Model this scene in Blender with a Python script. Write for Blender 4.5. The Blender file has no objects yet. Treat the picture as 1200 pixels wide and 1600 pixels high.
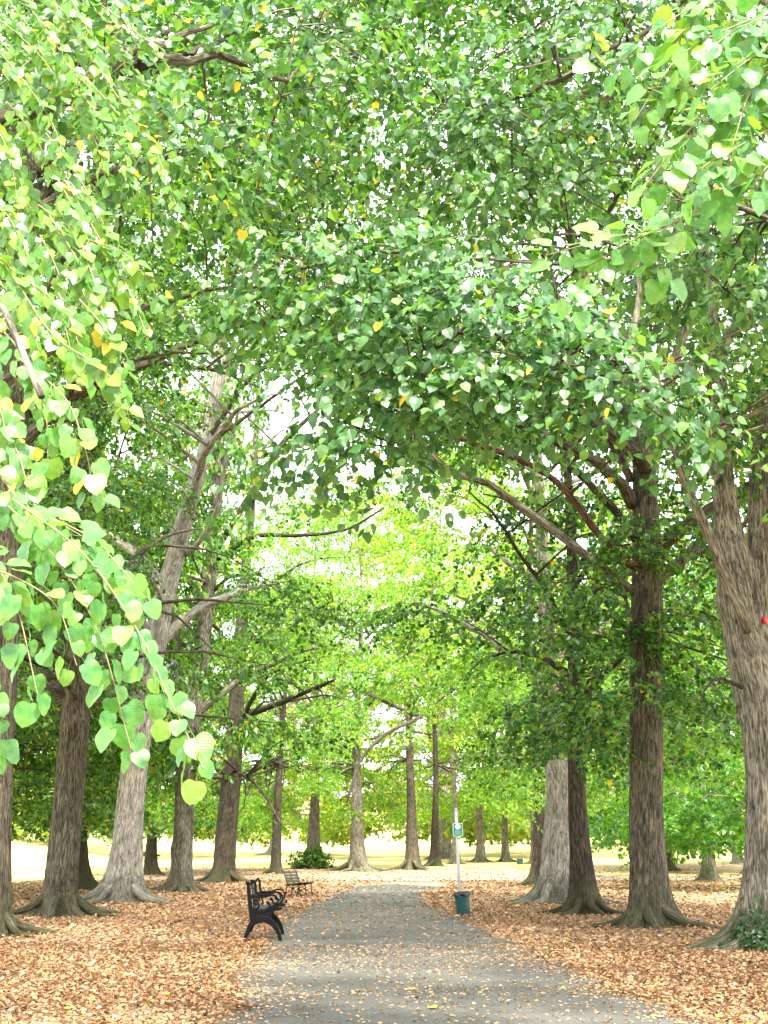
import bpy, math, random
import numpy as np
from mathutils import Vector, Matrix

# ------------------------------------------------------------------ camera, light, exposure
SC = bpy.context.scene
COL = SC.collection
EYE, PITCH, FPX = 1.35, math.radians(14.84), 2000.0
cam_d = bpy.data.cameras.new('camera'); cam = bpy.data.objects.new('camera', cam_d); COL.objects.link(cam)
cam_d.sensor_fit = 'VERTICAL'; cam_d.sensor_height = 36.0; cam_d.lens = FPX / 1600 * 36.0
cam_d.clip_start = 0.1; cam_d.clip_end = 3000
cam.location = (0, 0, EYE); cam.rotation_euler = (math.pi / 2 + PITCH, 0, 0)
SC.camera = cam

SUN_EL, SUN_AZ = math.radians(54), math.radians(163)      # azimuth measured from +Y towards +X
world = bpy.data.worlds.new('World'); SC.world = world; world.use_nodes = True
nt = world.node_tree; nt.nodes.clear()
w_out = nt.nodes.new('ShaderNodeOutputWorld'); w_bg = nt.nodes.new('ShaderNodeBackground')
sky = nt.nodes.new('ShaderNodeTexSky'); sky.sky_type = 'NISHITA'; sky.sun_disc = False
sky.sun_elevation = SUN_EL; sky.sun_rotation = SUN_AZ; sky.air_density = 1.0; sky.dust_density = 3.0; sky.ozone_density = 1.0
w_tc = nt.nodes.new('ShaderNodeTexCoord'); w_no = nt.nodes.new('ShaderNodeTexNoise')
w_no.inputs['Scale'].default_value = 2.2; w_no.inputs['Detail'].default_value = 6
w_rm = nt.nodes.new('ShaderNodeMapRange'); w_rm.inputs[1].default_value = 0.3; w_rm.inputs[2].default_value = 0.6
w_rm.inputs[3].default_value = 0.45; w_rm.inputs[4].default_value = 0.95
w_mx = nt.nodes.new('ShaderNodeMix'); w_mx.data_type = 'RGBA'
w_mx.inputs[7].default_value = (8.4, 8.7, 9.2, 1)       # thin bright cloud
nt.links.new(w_tc.outputs['Generated'], w_no.inputs['Vector']); nt.links.new(w_no.outputs['Fac'], w_rm.inputs[0])
nt.links.new(w_rm.outputs[0], w_mx.inputs[0]); nt.links.new(sky.outputs[0], w_mx.inputs[6])
nt.links.new(w_mx.outputs[2], w_bg.inputs['Color']); w_bg.inputs['Strength'].default_value = 0.15
nt.links.new(w_bg.outputs[0], w_out.inputs['Surface'])

sun_d = bpy.data.lights.new('sun', 'SUN'); sun_d.energy = 4.3; sun_d.angle = math.radians(7); sun_d.color = (1.0, 0.95, 0.86)
sun = bpy.data.objects.new('sun', sun_d); COL.objects.link(sun)
sdir = Vector((math.sin(SUN_AZ) * math.cos(SUN_EL), math.cos(SUN_AZ) * math.cos(SUN_EL), math.sin(SUN_EL)))
sun.rotation_euler = sdir.to_track_quat('Z', 'Y').to_euler(); sun.location = (0, 0, 60)
SC.view_settings.view_transform = 'Standard'; SC.view_settings.look = 'None'
SC.view_settings.exposure = 2.3; SC.view_settings.gamma = 1.0
SC.render.engine = 'CYCLES'
SC.cycles.max_bounces = 10; SC.cycles.diffuse_bounces = 5; SC.cycles.transmission_bounces = 6
SC.cycles.transparent_max_bounces = 8; SC.cycles.glossy_bounces = 2
SC.cycles.use_denoising = True
SC.cycles.caustics_reflective = False; SC.cycles.caustics_refractive = False

# ------------------------------------------------------------------ measuring helpers
CT, ST = math.cos(PITCH), math.sin(PITCH)
def P(px, py, Y):
    """the world point at distance Y that the photograph shows at (px, py)"""
    xc, yc = (px - 600) / FPX, (800 - py) / FPX
    s = Y / (CT - ST * yc)
    return np.array((xc * s, Y, EYE + (ST + CT * yc) * s))
def G(px, py, z=0.0):
    xc, yc = (px - 600) / FPX, (800 - py) / FPX
    s = (z - EYE) / (ST + CT * yc)
    return np.array((xc * s, (CT - ST * yc) * s, z))
def proj(p):
    p = np.atleast_2d(p); x, y, z = p[:, 0], p[:, 1], p[:, 2] - EYE
    d = np.maximum(y * CT + z * ST, 1e-3); u = -y * ST + z * CT
    return np.stack((600 + FPX * x / d, 800 - FPX * u / d, y * CT + z * ST), 1)
def smooth(a, b, x):
    t = np.clip((x - a) / (b - a), 0, 1); return t * t * (3 - 2 * t)
def hz(x, y):
    """height of the ground"""
    x = np.asarray(x, float); y = np.asarray(y, float)
    h = 0.55 * smooth(66, 100, y) + 11.0 * smooth(95, 330, y) + 14 * smooth(300, 700, y)
    h = h + 0.9 * smooth(12, 60, -x) * smooth(10, 60, y) + 5.0 * smooth(40, 160, -x)
    h = h + 4.5 * smooth(15, 60, -x) * smooth(30, 115, y)
    h = h + 1.2 * smooth(22, 40, x) * smooth(60, 78, y) + 3.0 * smooth(50, 160, x)
    return h
def gz(x, y): return float(hz(x, y))

# ------------------------------------------------------------------ mesh helpers
class MB:
    def __init__(s): s.V = []; s.Q = []; s.T = []; s.C = []; s.n = 0
    def add(s, v, quads=None, tris=None, co=None):
        v = np.asarray(v, float); s.V.append(v)
        if quads is not None and len(quads): s.Q.append(np.asarray(quads, int) + s.n)
        if tris is not None and len(tris): s.T.append(np.asarray(tris, int) + s.n)
        s.C.append(v if co is None else np.asarray(co, float)); s.n += len(v)
    def mesh(s, name, mats, smooth_=True, tint=None):
        me = bpy.data.meshes.new(name)
        V = np.concatenate(s.V) if s.V else np.zeros((0, 3))
        Q = np.concatenate(s.Q) if s.Q else np.zeros((0, 4), int); T = np.concatenate(s.T) if s.T else np.zeros((0, 3), int)
        nl = Q.size + T.size; nf = len(Q) + len(T)
        me.vertices.add(len(V)); me.vertices.foreach_set('co', V.astype(np.float32).ravel())
        me.loops.add(nl); me.loops.foreach_set('vertex_index', np.concatenate((Q.ravel(), T.ravel())).astype(np.int32))
        me.polygons.add(nf)
        tot = np.concatenate((np.full(len(Q), 4), np.full(len(T), 3))).astype(np.int32)
        st = np.concatenate(([0], np.cumsum(tot)[:-1])).astype(np.int32) if nf else tot
        me.polygons.foreach_set('loop_start', st)
        me.polygons.foreach_set('use_smooth', np.full(nf, smooth_, bool))
        a = me.attributes.new('bark_co', 'FLOAT_VECTOR', 'POINT'); a.data.foreach_set('vector', np.concatenate(s.C).astype(np.float32).ravel())
        if tint is not None:
            a = me.attributes.new('tint', 'FLOAT', 'POINT'); a.data.foreach_set('value', np.asarray(tint, np.float32))
        for m in (mats if isinstance(mats, (list, tuple)) else [mats]): me.materials.append(m)
        me.update(calc_edges=True)
        return me
def link(name, me, parent=None, loc=None, **props):
    o = bpy.data.objects.new(name, me); COL.objects.link(o)
    if parent is not None: o.parent = parent
    if loc is not None: o.location = loc
    for k, v in props.items(): o[k] = v
    return o
def thing(name, label, cat, loc=(0, 0, 0), rz=0.0, group=None):
    o = bpy.data.objects.new(name, None); COL.objects.link(o); o.location = loc; o.rotation_euler = (0, 0, rz)
    o.empty_display_size = 0.3
    o['label'] = label; o['category'] = cat
    if group: o['group'] = group
    return o
def nrm(a): return a / np.maximum(np.linalg.norm(a, axis=-1, keepdims=True), 1e-9)

def resample(pts, n):
    """Catmull-Rom through pts (k,d) -> n samples"""
    pts = np.asarray(pts, float); k = len(pts)
    if k == 2:
        t = np.linspace(0, 1, n)[:, None]; return pts[0] * (1 - t) + pts[1] * t
    e = np.concatenate(([2 * pts[0] - pts[1]], pts, [2 * pts[-1] - pts[-2]]))
    t = np.linspace(0, k - 1, n); i = np.minimum(t.astype(int), k - 2); f = (t - i)[:, None]
    a, b, c, d = e[i], e[i + 1], e[i + 2], e[i + 3]
    return 0.5 * (2 * b + (c - a) * f + (2 * a - 5 * b + 4 * c - d) * f ** 2 + (3 * b - a - 3 * c + d) * f ** 3)
def frames(pts):
    T = np.gradient(pts, axis=0); T = nrm(T)
    ref = np.array((0.31, 0.95, 0.05)) if abs(T[0][1]) < .8 else np.array((1.0, .1, 0))
    N = nrm(ref - T * (T @ ref)[:, None]); B = np.cross(T, N)
    return T, N, B
def tube(mb, pts, rad, sides=6, cap=True, seed=0, bumps=0.0):
    pts = np.asarray(pts, float); rad = np.broadcast_to(np.asarray(rad, float), (len(pts),))
    T, N, B = frames(pts); n = len(pts)
    th = np.arange(sides) * 2 * math.pi / sides
    L = np.concatenate(([0], np.cumsum(np.linalg.norm(np.diff(pts, axis=0), axis=1)))) + seed * 3.7
    R = rad[:, None] * np.ones(sides)
    if bumps:
        R = R * (1 + bumps * (np.sin(th * 2 + L[:, None] * 2.3 + seed) * .5 + np.sin(th * 3 - L[:, None] * 4.1 + seed * 2) * .4 + np.sin(L[:, None] * 7 + seed) * .3))
    V = pts[:, None, :] + R[..., None] * (np.cos(th)[None, :, None] * N[:, None, :] + np.sin(th)[None, :, None] * B[:, None, :])
    co = np.stack((R * np.cos(th), R * np.sin(th), np.broadcast_to(L[:, None], R.shape)), -1)
    i = np.arange(n - 1)[:, None] * sides; j = np.arange(sides); k = (j + 1) % sides
    q = np.stack((i + j, i + k, i + sides + k, i + sides + j), -1).reshape(-1, 4)
    V = V.reshape(-1, 3); co = co.reshape(-1, 3)
    if cap:
        V = np.concatenate((V, [pts[0], pts[-1]])); co = np.concatenate((co, [(0, 0, L[0]), (0, 0, L[-1])]))
        a = n * sides; t1 = np.stack((k, j, np.full(sides, a)), -1); b = (n - 1) * sides
        t2 = np.stack((b + j, b + k, np.full(sides, a + 1)), -1)
        mb.add(V, q, np.concatenate((t1, t2)), co)
    else: mb.add(V, q, None, co)
def box(mb, c, d, rot=None, bevel=0.0):
    c = np.asarray(c, float); h = np.asarray(d, float) / 2
    if bevel:
        b = min(bevel, h.min() * .9); v = []
        for sx in (-1, 1):
            for sy in (-1, 1):
                for sz in (-1, 1):
                    for ax in range(3):
                        p = np.array((sx, sy, sz)) * (h - b); p[ax] = (sx, sy, sz)[ax] * h[ax]; v.append(p)
        import bmesh
        bm = bmesh.new()
        for p in v: bm.verts.new(p)
        bmesh.ops.convex_hull(bm, input=bm.verts); bm.verts.index_update()
        V = np.array([x.co[:] for x in bm.verts]); T = [[x.index for x in f.verts] for f in bm.faces]; bm.free()
        T3 = [t for f in T for t in ([f] if len(f) == 3 else [[f[0], f[i], f[i + 1]] for i in range(1, len(f) - 1)])]
        if rot is not None: V = V @ np.asarray(rot).T
        mb.add(V + c, None, T3)
    else:
        V = np.array([(x, y, z) for x in (-1, 1) for y in (-1, 1) for z in (-1, 1)]) * h
        if rot is not None: V = V @ np.asarray(rot).T
        mb.add(V + c, [(0, 1, 3, 2), (4, 6, 7, 5), (0, 4, 5, 1), (2, 3, 7, 6), (0, 2, 6, 4), (1, 5, 7, 3)])

# ------------------------------------------------------------------ materials
def mat(name):
    m = bpy.data.materials.new(name); m.use_nodes = True; t = m.node_tree; t.nodes.clear()
    o = t.nodes.new('ShaderNodeOutputMaterial'); b = t.nodes.new('ShaderNodeBsdfPrincipled'); t.links.new(b.outputs[0], o.inputs[0])
    return m, t, b, o
def nd(t, typ, **kw):
    n = t.nodes.new(typ)
    for k, v in kw.items():
        if k in n.inputs: n.inputs[k].default_value = v
        else: setattr(n, k, v)
    return n
def ramp(t, src, stops, interp='LINEAR'):
    r = t.nodes.new('ShaderNodeValToRGB'); r.color_ramp.interpolation = interp; el = r.color_ramp.elements
    while len(el) < len(stops): el.new(0.5)
    for e, (p, c) in zip(el, stops): e.position = p; e.color = (*c, 1)
    t.links.new(src, r.inputs[0]); return r.outputs[0]
def simple(name, col, rough=0.5, metal=0.0, var=0.25, scale=14.0, bump=0.0, spec=0.5):
    m, t, b, o = mat(name)
    tc = nd(t, 'ShaderNodeTexCoord'); n = nd(t, 'ShaderNodeTexNoise', Scale=scale, Detail=6.0, Roughness=.65); t.links.new(tc.outputs['Object'], n.inputs['Vector'])
    c0 = tuple(x * (1 - var) for x in col); c1 = tuple(min(1, x * (1 + var)) for x in col)
    t.links.new(ramp(t, n.outputs['Fac'], [(.3, c0), (.7, c1)]), b.inputs['Base Color'])
    b.inputs['Roughness'].default_value = rough; b.inputs['Metallic'].default_value = metal
    b.inputs['Specular IOR Level'].default_value = spec
    if bump:
        bp = nd(t, 'ShaderNodeBump', Strength=bump, Distance=.01); t.links.new(n.outputs['Fac'], bp.inputs['Height']); t.links.new(bp.outputs[0], b.inputs['Normal'])
    return m

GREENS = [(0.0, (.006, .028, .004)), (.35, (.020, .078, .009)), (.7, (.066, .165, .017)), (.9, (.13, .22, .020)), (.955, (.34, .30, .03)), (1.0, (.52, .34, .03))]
def leaf_material(name, stops, trans=0.36, gain=.95, rough=.36, veins=False, spec=.5, turn=.35):
    m, t, b, o = mat(name)
    if veins:
        oi = nd(t, 'ShaderNodeObjectInfo'); src = oi.outputs['Random']
    else:
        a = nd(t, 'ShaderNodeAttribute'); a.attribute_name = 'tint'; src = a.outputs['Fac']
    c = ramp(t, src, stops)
    if veins:
        tc = nd(t, 'ShaderNodeTexCoord'); sp = nd(t, 'ShaderNodeSeparateXYZ'); t.links.new(tc.outputs['Object'], sp.inputs[0])
        ab = nd(t, 'ShaderNodeMath', operation='ABSOLUTE'); t.links.new(sp.outputs['X'], ab.inputs[0])
        ml = nd(t, 'ShaderNodeMath', operation='MULTIPLY_ADD'); t.links.new(ab.outputs[0], ml.inputs[0]); ml.inputs[1].default_value = -.75; t.links.new(sp.outputs['Y'], ml.inputs[2])
        fr = nd(t, 'ShaderNodeMath', operation='PINGPONG'); t.links.new(ml.outputs[0], fr.inputs[0]); fr.inputs[1].default_value = .065
        dv = nd(t, 'ShaderNodeMath', operation='MINIMUM'); t.links.new(fr.outputs[0], dv.inputs[0]); t.links.new(ab.outputs[0], dv.inputs[1])
        mr = nd(t, 'ShaderNodeMapRange'); t.links.new(dv.outputs[0], mr.inputs[0]); mr.inputs[1].default_value = .004; mr.inputs[2].default_value = .018; mr.inputs[3].default_value = 1.16; mr.inputs[4].default_value = 1.0
        no = nd(t, 'ShaderNodeTexNoise', Scale=4.0, Detail=4.0); t.links.new(tc.outputs['Object'], no.inputs['Vector'])
        mr2 = nd(t, 'ShaderNodeMapRange'); t.links.new(no.outputs['Fac'], mr2.inputs[0]); mr2.inputs[1].default_value = .3; mr2.inputs[2].default_value = .7; mr2.inputs[3].default_value = .78; mr2.inputs[4].default_value = 1.2
        mm = nd(t, 'ShaderNodeMath', operation='MULTIPLY'); t.links.new(mr.outputs[0], mm.inputs[0]); t.links.new(mr2.outputs[0], mm.inputs[1])
        vm = nd(t, 'ShaderNodeVectorMath', operation='SCALE'); t.links.new(c, vm.inputs[0]); t.links.new(mm.outputs[0], vm.inputs['Scale']); c = vm.outputs[0]
        ns = nd(t, 'ShaderNodeTexNoise', Scale=7.0, Detail=3.0); va = nd(t, 'ShaderNodeVectorMath', operation='ADD'); t.links.new(tc.outputs['Object'], va.inputs[0]); t.links.new(oi.outputs['Location'], va.inputs[1]); t.links.new(va.outputs[0], ns.inputs['Vector'])
        sr = nd(t, 'ShaderNodeMapRange'); t.links.new(ns.outputs['Fac'], sr.inputs[0]); sr.inputs[1].default_value = .68; sr.inputs[2].default_value = .74; sr.inputs[4].default_value = .75
        sm = nd(t, 'ShaderNodeMix', data_type='RGBA'); t.links.new(sr.outputs[0], sm.inputs[0]); t.links.new(c, sm.inputs[6]); sm.inputs[7].default_value = (.16, .09, .03, 1); c = sm.outputs[2]
        nl = nd(t, 'ShaderNodeTexNoise', Scale=1.6, Detail=2.0); t.links.new(va.outputs[0], nl.inputs['Vector'])
        lr = nd(t, 'ShaderNodeMapRange'); t.links.new(nl.outputs['Fac'], lr.inputs[0]); lr.inputs[1].default_value = .42; lr.inputs[2].default_value = .62; lr.inputs[4].default_value = turn
        lm = nd(t, 'ShaderNodeMix', data_type='RGBA'); t.links.new(lr.outputs[0], lm.inputs[0]); t.links.new(c, lm.inputs[6]); lm.inputs[7].default_value = (.14, .24, .03, 1); c = lm.outputs[2]
        bp = nd(t, 'ShaderNodeBump', Strength=.35, Distance=.02); t.links.new(dv.outputs[0], bp.inputs['Height']); t.links.new(bp.outputs[0], b.inputs['Normal'])
    t.links.new(c, b.inputs['Base Color']); b.inputs['Roughness'].default_value = rough; b.inputs['Specular IOR Level'].default_value = spec
    tr = nd(t, 'ShaderNodeBsdfTranslucent')
    g = nd(t, 'ShaderNodeVectorMath', operation='MULTIPLY'); t.links.new(c, g.inputs[0]); g.inputs[1].default_value = (2.8 * gain, 2.65 * gain, 1.0 * gain)
    t.links.new(g.outputs[0], tr.inputs['Color'])
    mx = nd(t, 'ShaderNodeMixShader'); mx.inputs[0].default_value = trans
    t.links.new(b.outputs[0], mx.inputs[1]); t.links.new(tr.outputs[0], mx.inputs[2]); t.links.new(mx.outputs[0], o.inputs[0])
    return m
M_LEAF = leaf_material('lime_leaf', GREENS)
M_LEAF_MID = leaf_material('lime_leaf_bough', [(0, (.012, .050, .011)), (.45, (.042, .120, .030)), (.8, (.085, .175, .045)), (.93, (.12, .22, .03)), (.955, (.34, .30, .03)), (1, (.52, .34, .03))], rough=.4, spec=.55)
M_LEAF_SUN = leaf_material('lime_leaf_yellowing_sunlit', [(0, (.012, .058, .009)), (.4, (.044, .138, .014)), (.8, (.110, .205, .018)), (.95, (.22, .27, .02)), (1, (.46, .38, .03))], trans=.46, gain=1.15)  # turning leaves; sunlit glow of the crowns is put into colour and translucency
M_LEAF_NEAR = leaf_material('lime_leaf_close', [(0, (.035, .13, .032)), (.5, (.058, .175, .042)), (.85, (.085, .205, .045)), (1, (.13, .235, .042))], veins=True, rough=.42, spec=.5)
M_LEAF_YELLOW = leaf_material('lime_leaf_turning', [(0, (.34, .34, .03)), (.6, (.52, .44, .03)), (1, (.62, .44, .04))], gain=.5, veins=True, turn=.8)
M_LEAF_FAR = leaf_material('far_leaf', [(0, (.04, .11, .013)), (.5, (.095, .18, .018)), (.85, (.17, .23, .02)), (1, (.36, .30, .03))])  # yellower, lighter green: sunlight on the distant trees is painted into it
M_IVY = leaf_material('ivy_leaf', [(0, (.012, .04, .008)), (.6, (.025, .07, .012)), (1, (.05, .11, .02))], trans=.25)

def bark_material(name, dark, mid, pale, moss=.5, scale=1.0):
    m, t, b, o = mat(name)
    a = nd(t, 'ShaderNodeAttribute'); a.attribute_name = 'bark_co'
    mp = nd(t, 'ShaderNodeMapping'); mp.inputs['Scale'].default_value = (1, 1, .16); t.links.new(a.outputs['Vector'], mp.inputs[0])
    mp.inputs['Scale'].default_value = (1, 1, .13)
    n1 = nd(t, 'ShaderNodeTexNoise', Scale=38.0 * scale, Detail=9.0, Roughness=.68, Distortion=.35); t.links.new(mp.outputs[0], n1.inputs['Vector'])
    mp2 = nd(t, 'ShaderNodeMapping'); mp2.inputs['Scale'].default_value = (1, 1, .55); t.links.new(a.outputs['Vector'], mp2.inputs[0])
    n2 = nd(t, 'ShaderNodeTexNoise', Scale=4.2, Detail=8.0, Roughness=.72); t.links.new(mp2.outputs[0], n2.inputs['Vector'])
    rg = nd(t, 'ShaderNodeTexNoise', Scale=21.0 * scale, Detail=4.0, Roughness=.5, Distortion=.5); t.links.new(mp.outputs[0], rg.inputs['Vector'])
    sb = nd(t, 'ShaderNodeMath', operation='SUBTRACT'); t.links.new(rg.outputs['Fac'], sb.inputs[0]); sb.inputs[1].default_value = .5
    ab = nd(t, 'ShaderNodeMath', operation='ABSOLUTE'); t.links.new(sb.outputs[0], ab.inputs[0])
    vm = nd(t, 'ShaderNodeMapRange'); t.links.new(ab.outputs[0], vm.inputs[0]); vm.inputs[1].default_value = 0; vm.inputs[2].default_value = .09; vm.inputs[3].default_value = -.16; vm.inputs[4].default_value = .10
    h = nd(t, 'ShaderNodeMath', operation='ADD'); t.links.new(n1.outputs['Fac'], h.inputs[0]); t.links.new(vm.outputs[0], h.inputs[1])
    c = ramp(t, h.outputs[0], [(.28, dark), (.54, mid), (.80, pale)])
    pr = ramp(t, n2.outputs['Fac'], [(.33, (.42, .42, .43)), (.5, (.9, .89, .88)), (.68, (1.3, 1.26, 1.2))])
    mu = nd(t, 'ShaderNodeMix', data_type='RGBA', blend_type='MULTIPLY'); mu.inputs[0].default_value = 1; t.links.new(c, mu.inputs[6]); t.links.new(pr, mu.inputs[7])
    # moss growing up from the roots
    tc = nd(t, 'ShaderNodeTexCoord'); sp = nd(t, 'ShaderNodeSeparateXYZ'); t.links.new(tc.outputs['Object'], sp.inputs[0])
    hr = nd(t, 'ShaderNodeMapRange'); t.links.new(sp.outputs['Z'], hr.inputs[0]); hr.inputs[1].default_value = .15; hr.inputs[2].default_value = 1.5; hr.inputs[3].default_value = .42; hr.inputs[4].default_value = -.25
    n3 = nd(t, 'ShaderNodeTexNoise', Scale=2.6, Detail=8.0, Roughness=.7); t.links.new(a.outputs['Vector'], n3.inputs['Vector'])
    ad = nd(t, 'ShaderNodeMath', operation='ADD'); t.links.new(hr.outputs[0], ad.inputs[0]); t.links.new(n3.outputs['Fac'], ad.inputs[1])
    mr = nd(t, 'ShaderNodeMapRange'); t.links.new(ad.outputs[0], mr.inputs[0]); mr.inputs[1].default_value = .62; mr.inputs[2].default_value = .85; mr.inputs[4].default_value = moss
    mg = nd(t, 'ShaderNodeMix', data_type='RGBA'); t.links.new(mr.outputs[0], mg.inputs[0]); t.links.new(mu.outputs[2], mg.inputs[6]); mg.inputs[7].default_value = (.055, .06, .02, 1)
    t.links.new(mg.outputs[2], b.inputs['Base Color']); b.inputs['Roughness'].default_value = .9; b.inputs['Specular IOR Level'].default_value = .2
    bp = nd(t, 'ShaderNodeBump', Strength=1.0, Distance=.035); t.links.new(h.outputs[0], bp.inputs['Height']); t.links.new(bp.outputs[0], b.inputs['Normal'])
    return m
M_BARK = {'brown': bark_material('brown_bark', (.020, .017, .010), (.10, .085, .058), (.23, .20, .145)),
          'grey': bark_material('grey_bark', (.032, .029, .021), (.17, .152, .115), (.37, .335, .27)),
          'pale': bark_material('pale_bark', (.10, .09, .075), (.36, .33, .29), (.56, .52, .46), .55),
          'dark': bark_material('dark_bark', (.012, .010, .007), (.055, .045, .031), (.13, .108, .075)),
          'red': bark_material('reddish_bark', (.03, .015, .010), (.12, .06, .04), (.22, .13, .09), 0.0)}
M_TWIG = simple('twig', (.17, .13, .055), .7, 0, .3, 30)
M_TWIG_D = simple('dead_twig', (.06, .045, .035), .85, 0, .3, 20)

# ground ----------------------------------------------------------
def ground_material():
    m, t, b, o = mat('park_ground')
    tc = nd(t, 'ShaderNodeTexCoord'); a = nd(t, 'ShaderNodeAttribute'); a.attribute_name = 'litter'
    # dry grass
    n1 = nd(t, 'ShaderNodeTexNoise', Scale=.16, Detail=8.0, Roughness=.62); t.links.new(tc.outputs['Object'], n1.inputs['Vector'])
    grass = ramp(t, n1.outputs['Fac'], [(.25, (.36, .32, .10)), (.5, (.50, .42, .16)), (.75, (.56, .48, .24))])
    n1b = nd(t, 'ShaderNodeTexNoise', Scale=9.0, Detail=6.0, Roughness=.7); t.links.new(tc.outputs['Object'], n1b.inputs['Vector'])
    gm = nd(t, 'ShaderNodeMix', data_type='RGBA', blend_type='MULTIPLY'); gm.inputs[0].default_value = .8; t.links.new(grass, gm.inputs[6])
    t.links.new(ramp(t, n1b.outputs['Fac'], [(.3, (.62, .62, .55)), (.7, (1.1, 1.08, 1.0))]), gm.inputs[7])
    # litter: leaf sized flecks
    v = nd(t, 'ShaderNodeTexVoronoi', Scale=17.0, Randomness=1.0); t.links.new(tc.outputs['Object'], v.inputs['Vector'])
    lit = ramp(t, v.outputs['Color'], [(0, (.08, .05, .032)), (.3, (.19, .12, .075)), (.6, (.33, .22, .14)), (.85, (.46, .33, .22)), (1, (.56, .43, .31))])
    n2 = nd(t, 'ShaderNodeTexNoise', Scale=1.1, Detail=7.0, Roughness=.65); t.links.new(tc.outputs['Object'], n2.inputs['Vector'])
    lm = nd(t, 'ShaderNodeMix', data_type='RGBA'); t.links.new(lit, lm.inputs[6]); lm.inputs[7].default_value = (.07, .055, .04, 1)
    sr = nd(t, 'ShaderNodeMapRange'); t.links.new(n2.outputs['Fac'], sr.inputs[0]); sr.inputs[1].default_value = .55; sr.inputs[2].default_value = .72; sr.inputs[4].default_value = .75
    t.links.new(sr.outputs[0], lm.inputs[0])
    # mask
    n3 = nd(t, 'ShaderNodeTexNoise', Scale=.9, Detail=9.0, Roughness=.75); t.links.new(tc.outputs['Object'], n3.inputs['Vector'])
    ad = nd(t, 'ShaderNodeMath', operation='MULTIPLY_ADD'); t.links.new(n3.outputs['Fac'], ad.inputs[0]); ad.inputs[1].default_value = .9; t.links.new(a.outputs['Fac'], ad.inputs[2])
    mr = nd(t, 'ShaderNodeMapRange'); t.links.new(ad.outputs[0], mr.inputs[0]); mr.inputs[1].default_value = .85; mr.inputs[2].default_value = 1.05
    mx = nd(t, 'ShaderNodeMix', data_type='RGBA'); t.links.new(mr.outputs[0], mx.inputs[0]); t.links.new(gm.outputs[2], mx.inputs[6]); t.links.new(lm.outputs[2], mx.inputs[7])
    t.links.new(mx.outputs[2], b.inputs['Base Color']); b.inputs['Roughness'].default_value = .95; b.inputs['Specular IOR Level'].default_value = .15
    bp = nd(t, 'ShaderNodeBump', Strength=.7, Distance=.03); t.links.new(v.outputs['Distance'], bp.inputs['Height']); t.links.new(bp.outputs[0], b.inputs['Normal'])
    return m
def path_material(name, col, far=False):
    m, t, b, o = mat(name)
    tc = nd(t, 'ShaderNodeTexCoord')
    n1 = nd(t, 'ShaderNodeTexNoise', Scale=90.0, Detail=4.0, Roughness=.7); t.links.new(tc.outputs['Object'], n1.inputs['Vector'])
    n2 = nd(t, 'ShaderNodeTexNoise', Scale=.9, Detail=6.0, Roughness=.6); t.links.new(tc.outputs['Object'], n2.inputs['Vector'])
    c = ramp(t, n1.outputs['Fac'], [(.3, tuple(x * .55 for x in col)), (.5, col), (.72, tuple(min(1, x * 1.7) for x in col))])
    mu = nd(t, 'ShaderNodeMix', data_type='RGBA', blend_type='MULTIPLY'); mu.inputs[0].default_value = 1; t.links.new(c, mu.inputs[6])
    t.links.new(ramp(t, n2.outputs['Fac'], [(.3, (.60, .58, .56)), (.5, (.95, .95, .95)), (.62, (1.1, 1.09, 1.05)), (.75, (1.35, 1.3, 1.2))]), mu.inputs[7])
    # worn dust bands along the walking line
    t.links.new(mu.outputs[2], b.inputs['Base Color']); b.inputs['Roughness'].default_value = .85; b.inputs['Specular IOR Level'].default_value = .3
    bp = nd(t, 'ShaderNodeBump', Strength=.5, Distance=.008); t.links.new(n1.outputs['Fac'], bp.inputs['Height']); t.links.new(bp.outputs[0], b.inputs['Normal'])
    return m
M_GROUND = ground_material()
M_PATH = path_material('worn_asphalt', (.100, .095, .082))
M_PATH2 = path_material('sunlit_pale_path', (.40, .37, .32))  # lighter than the main path: sunlight on it is put into the colour

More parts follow.
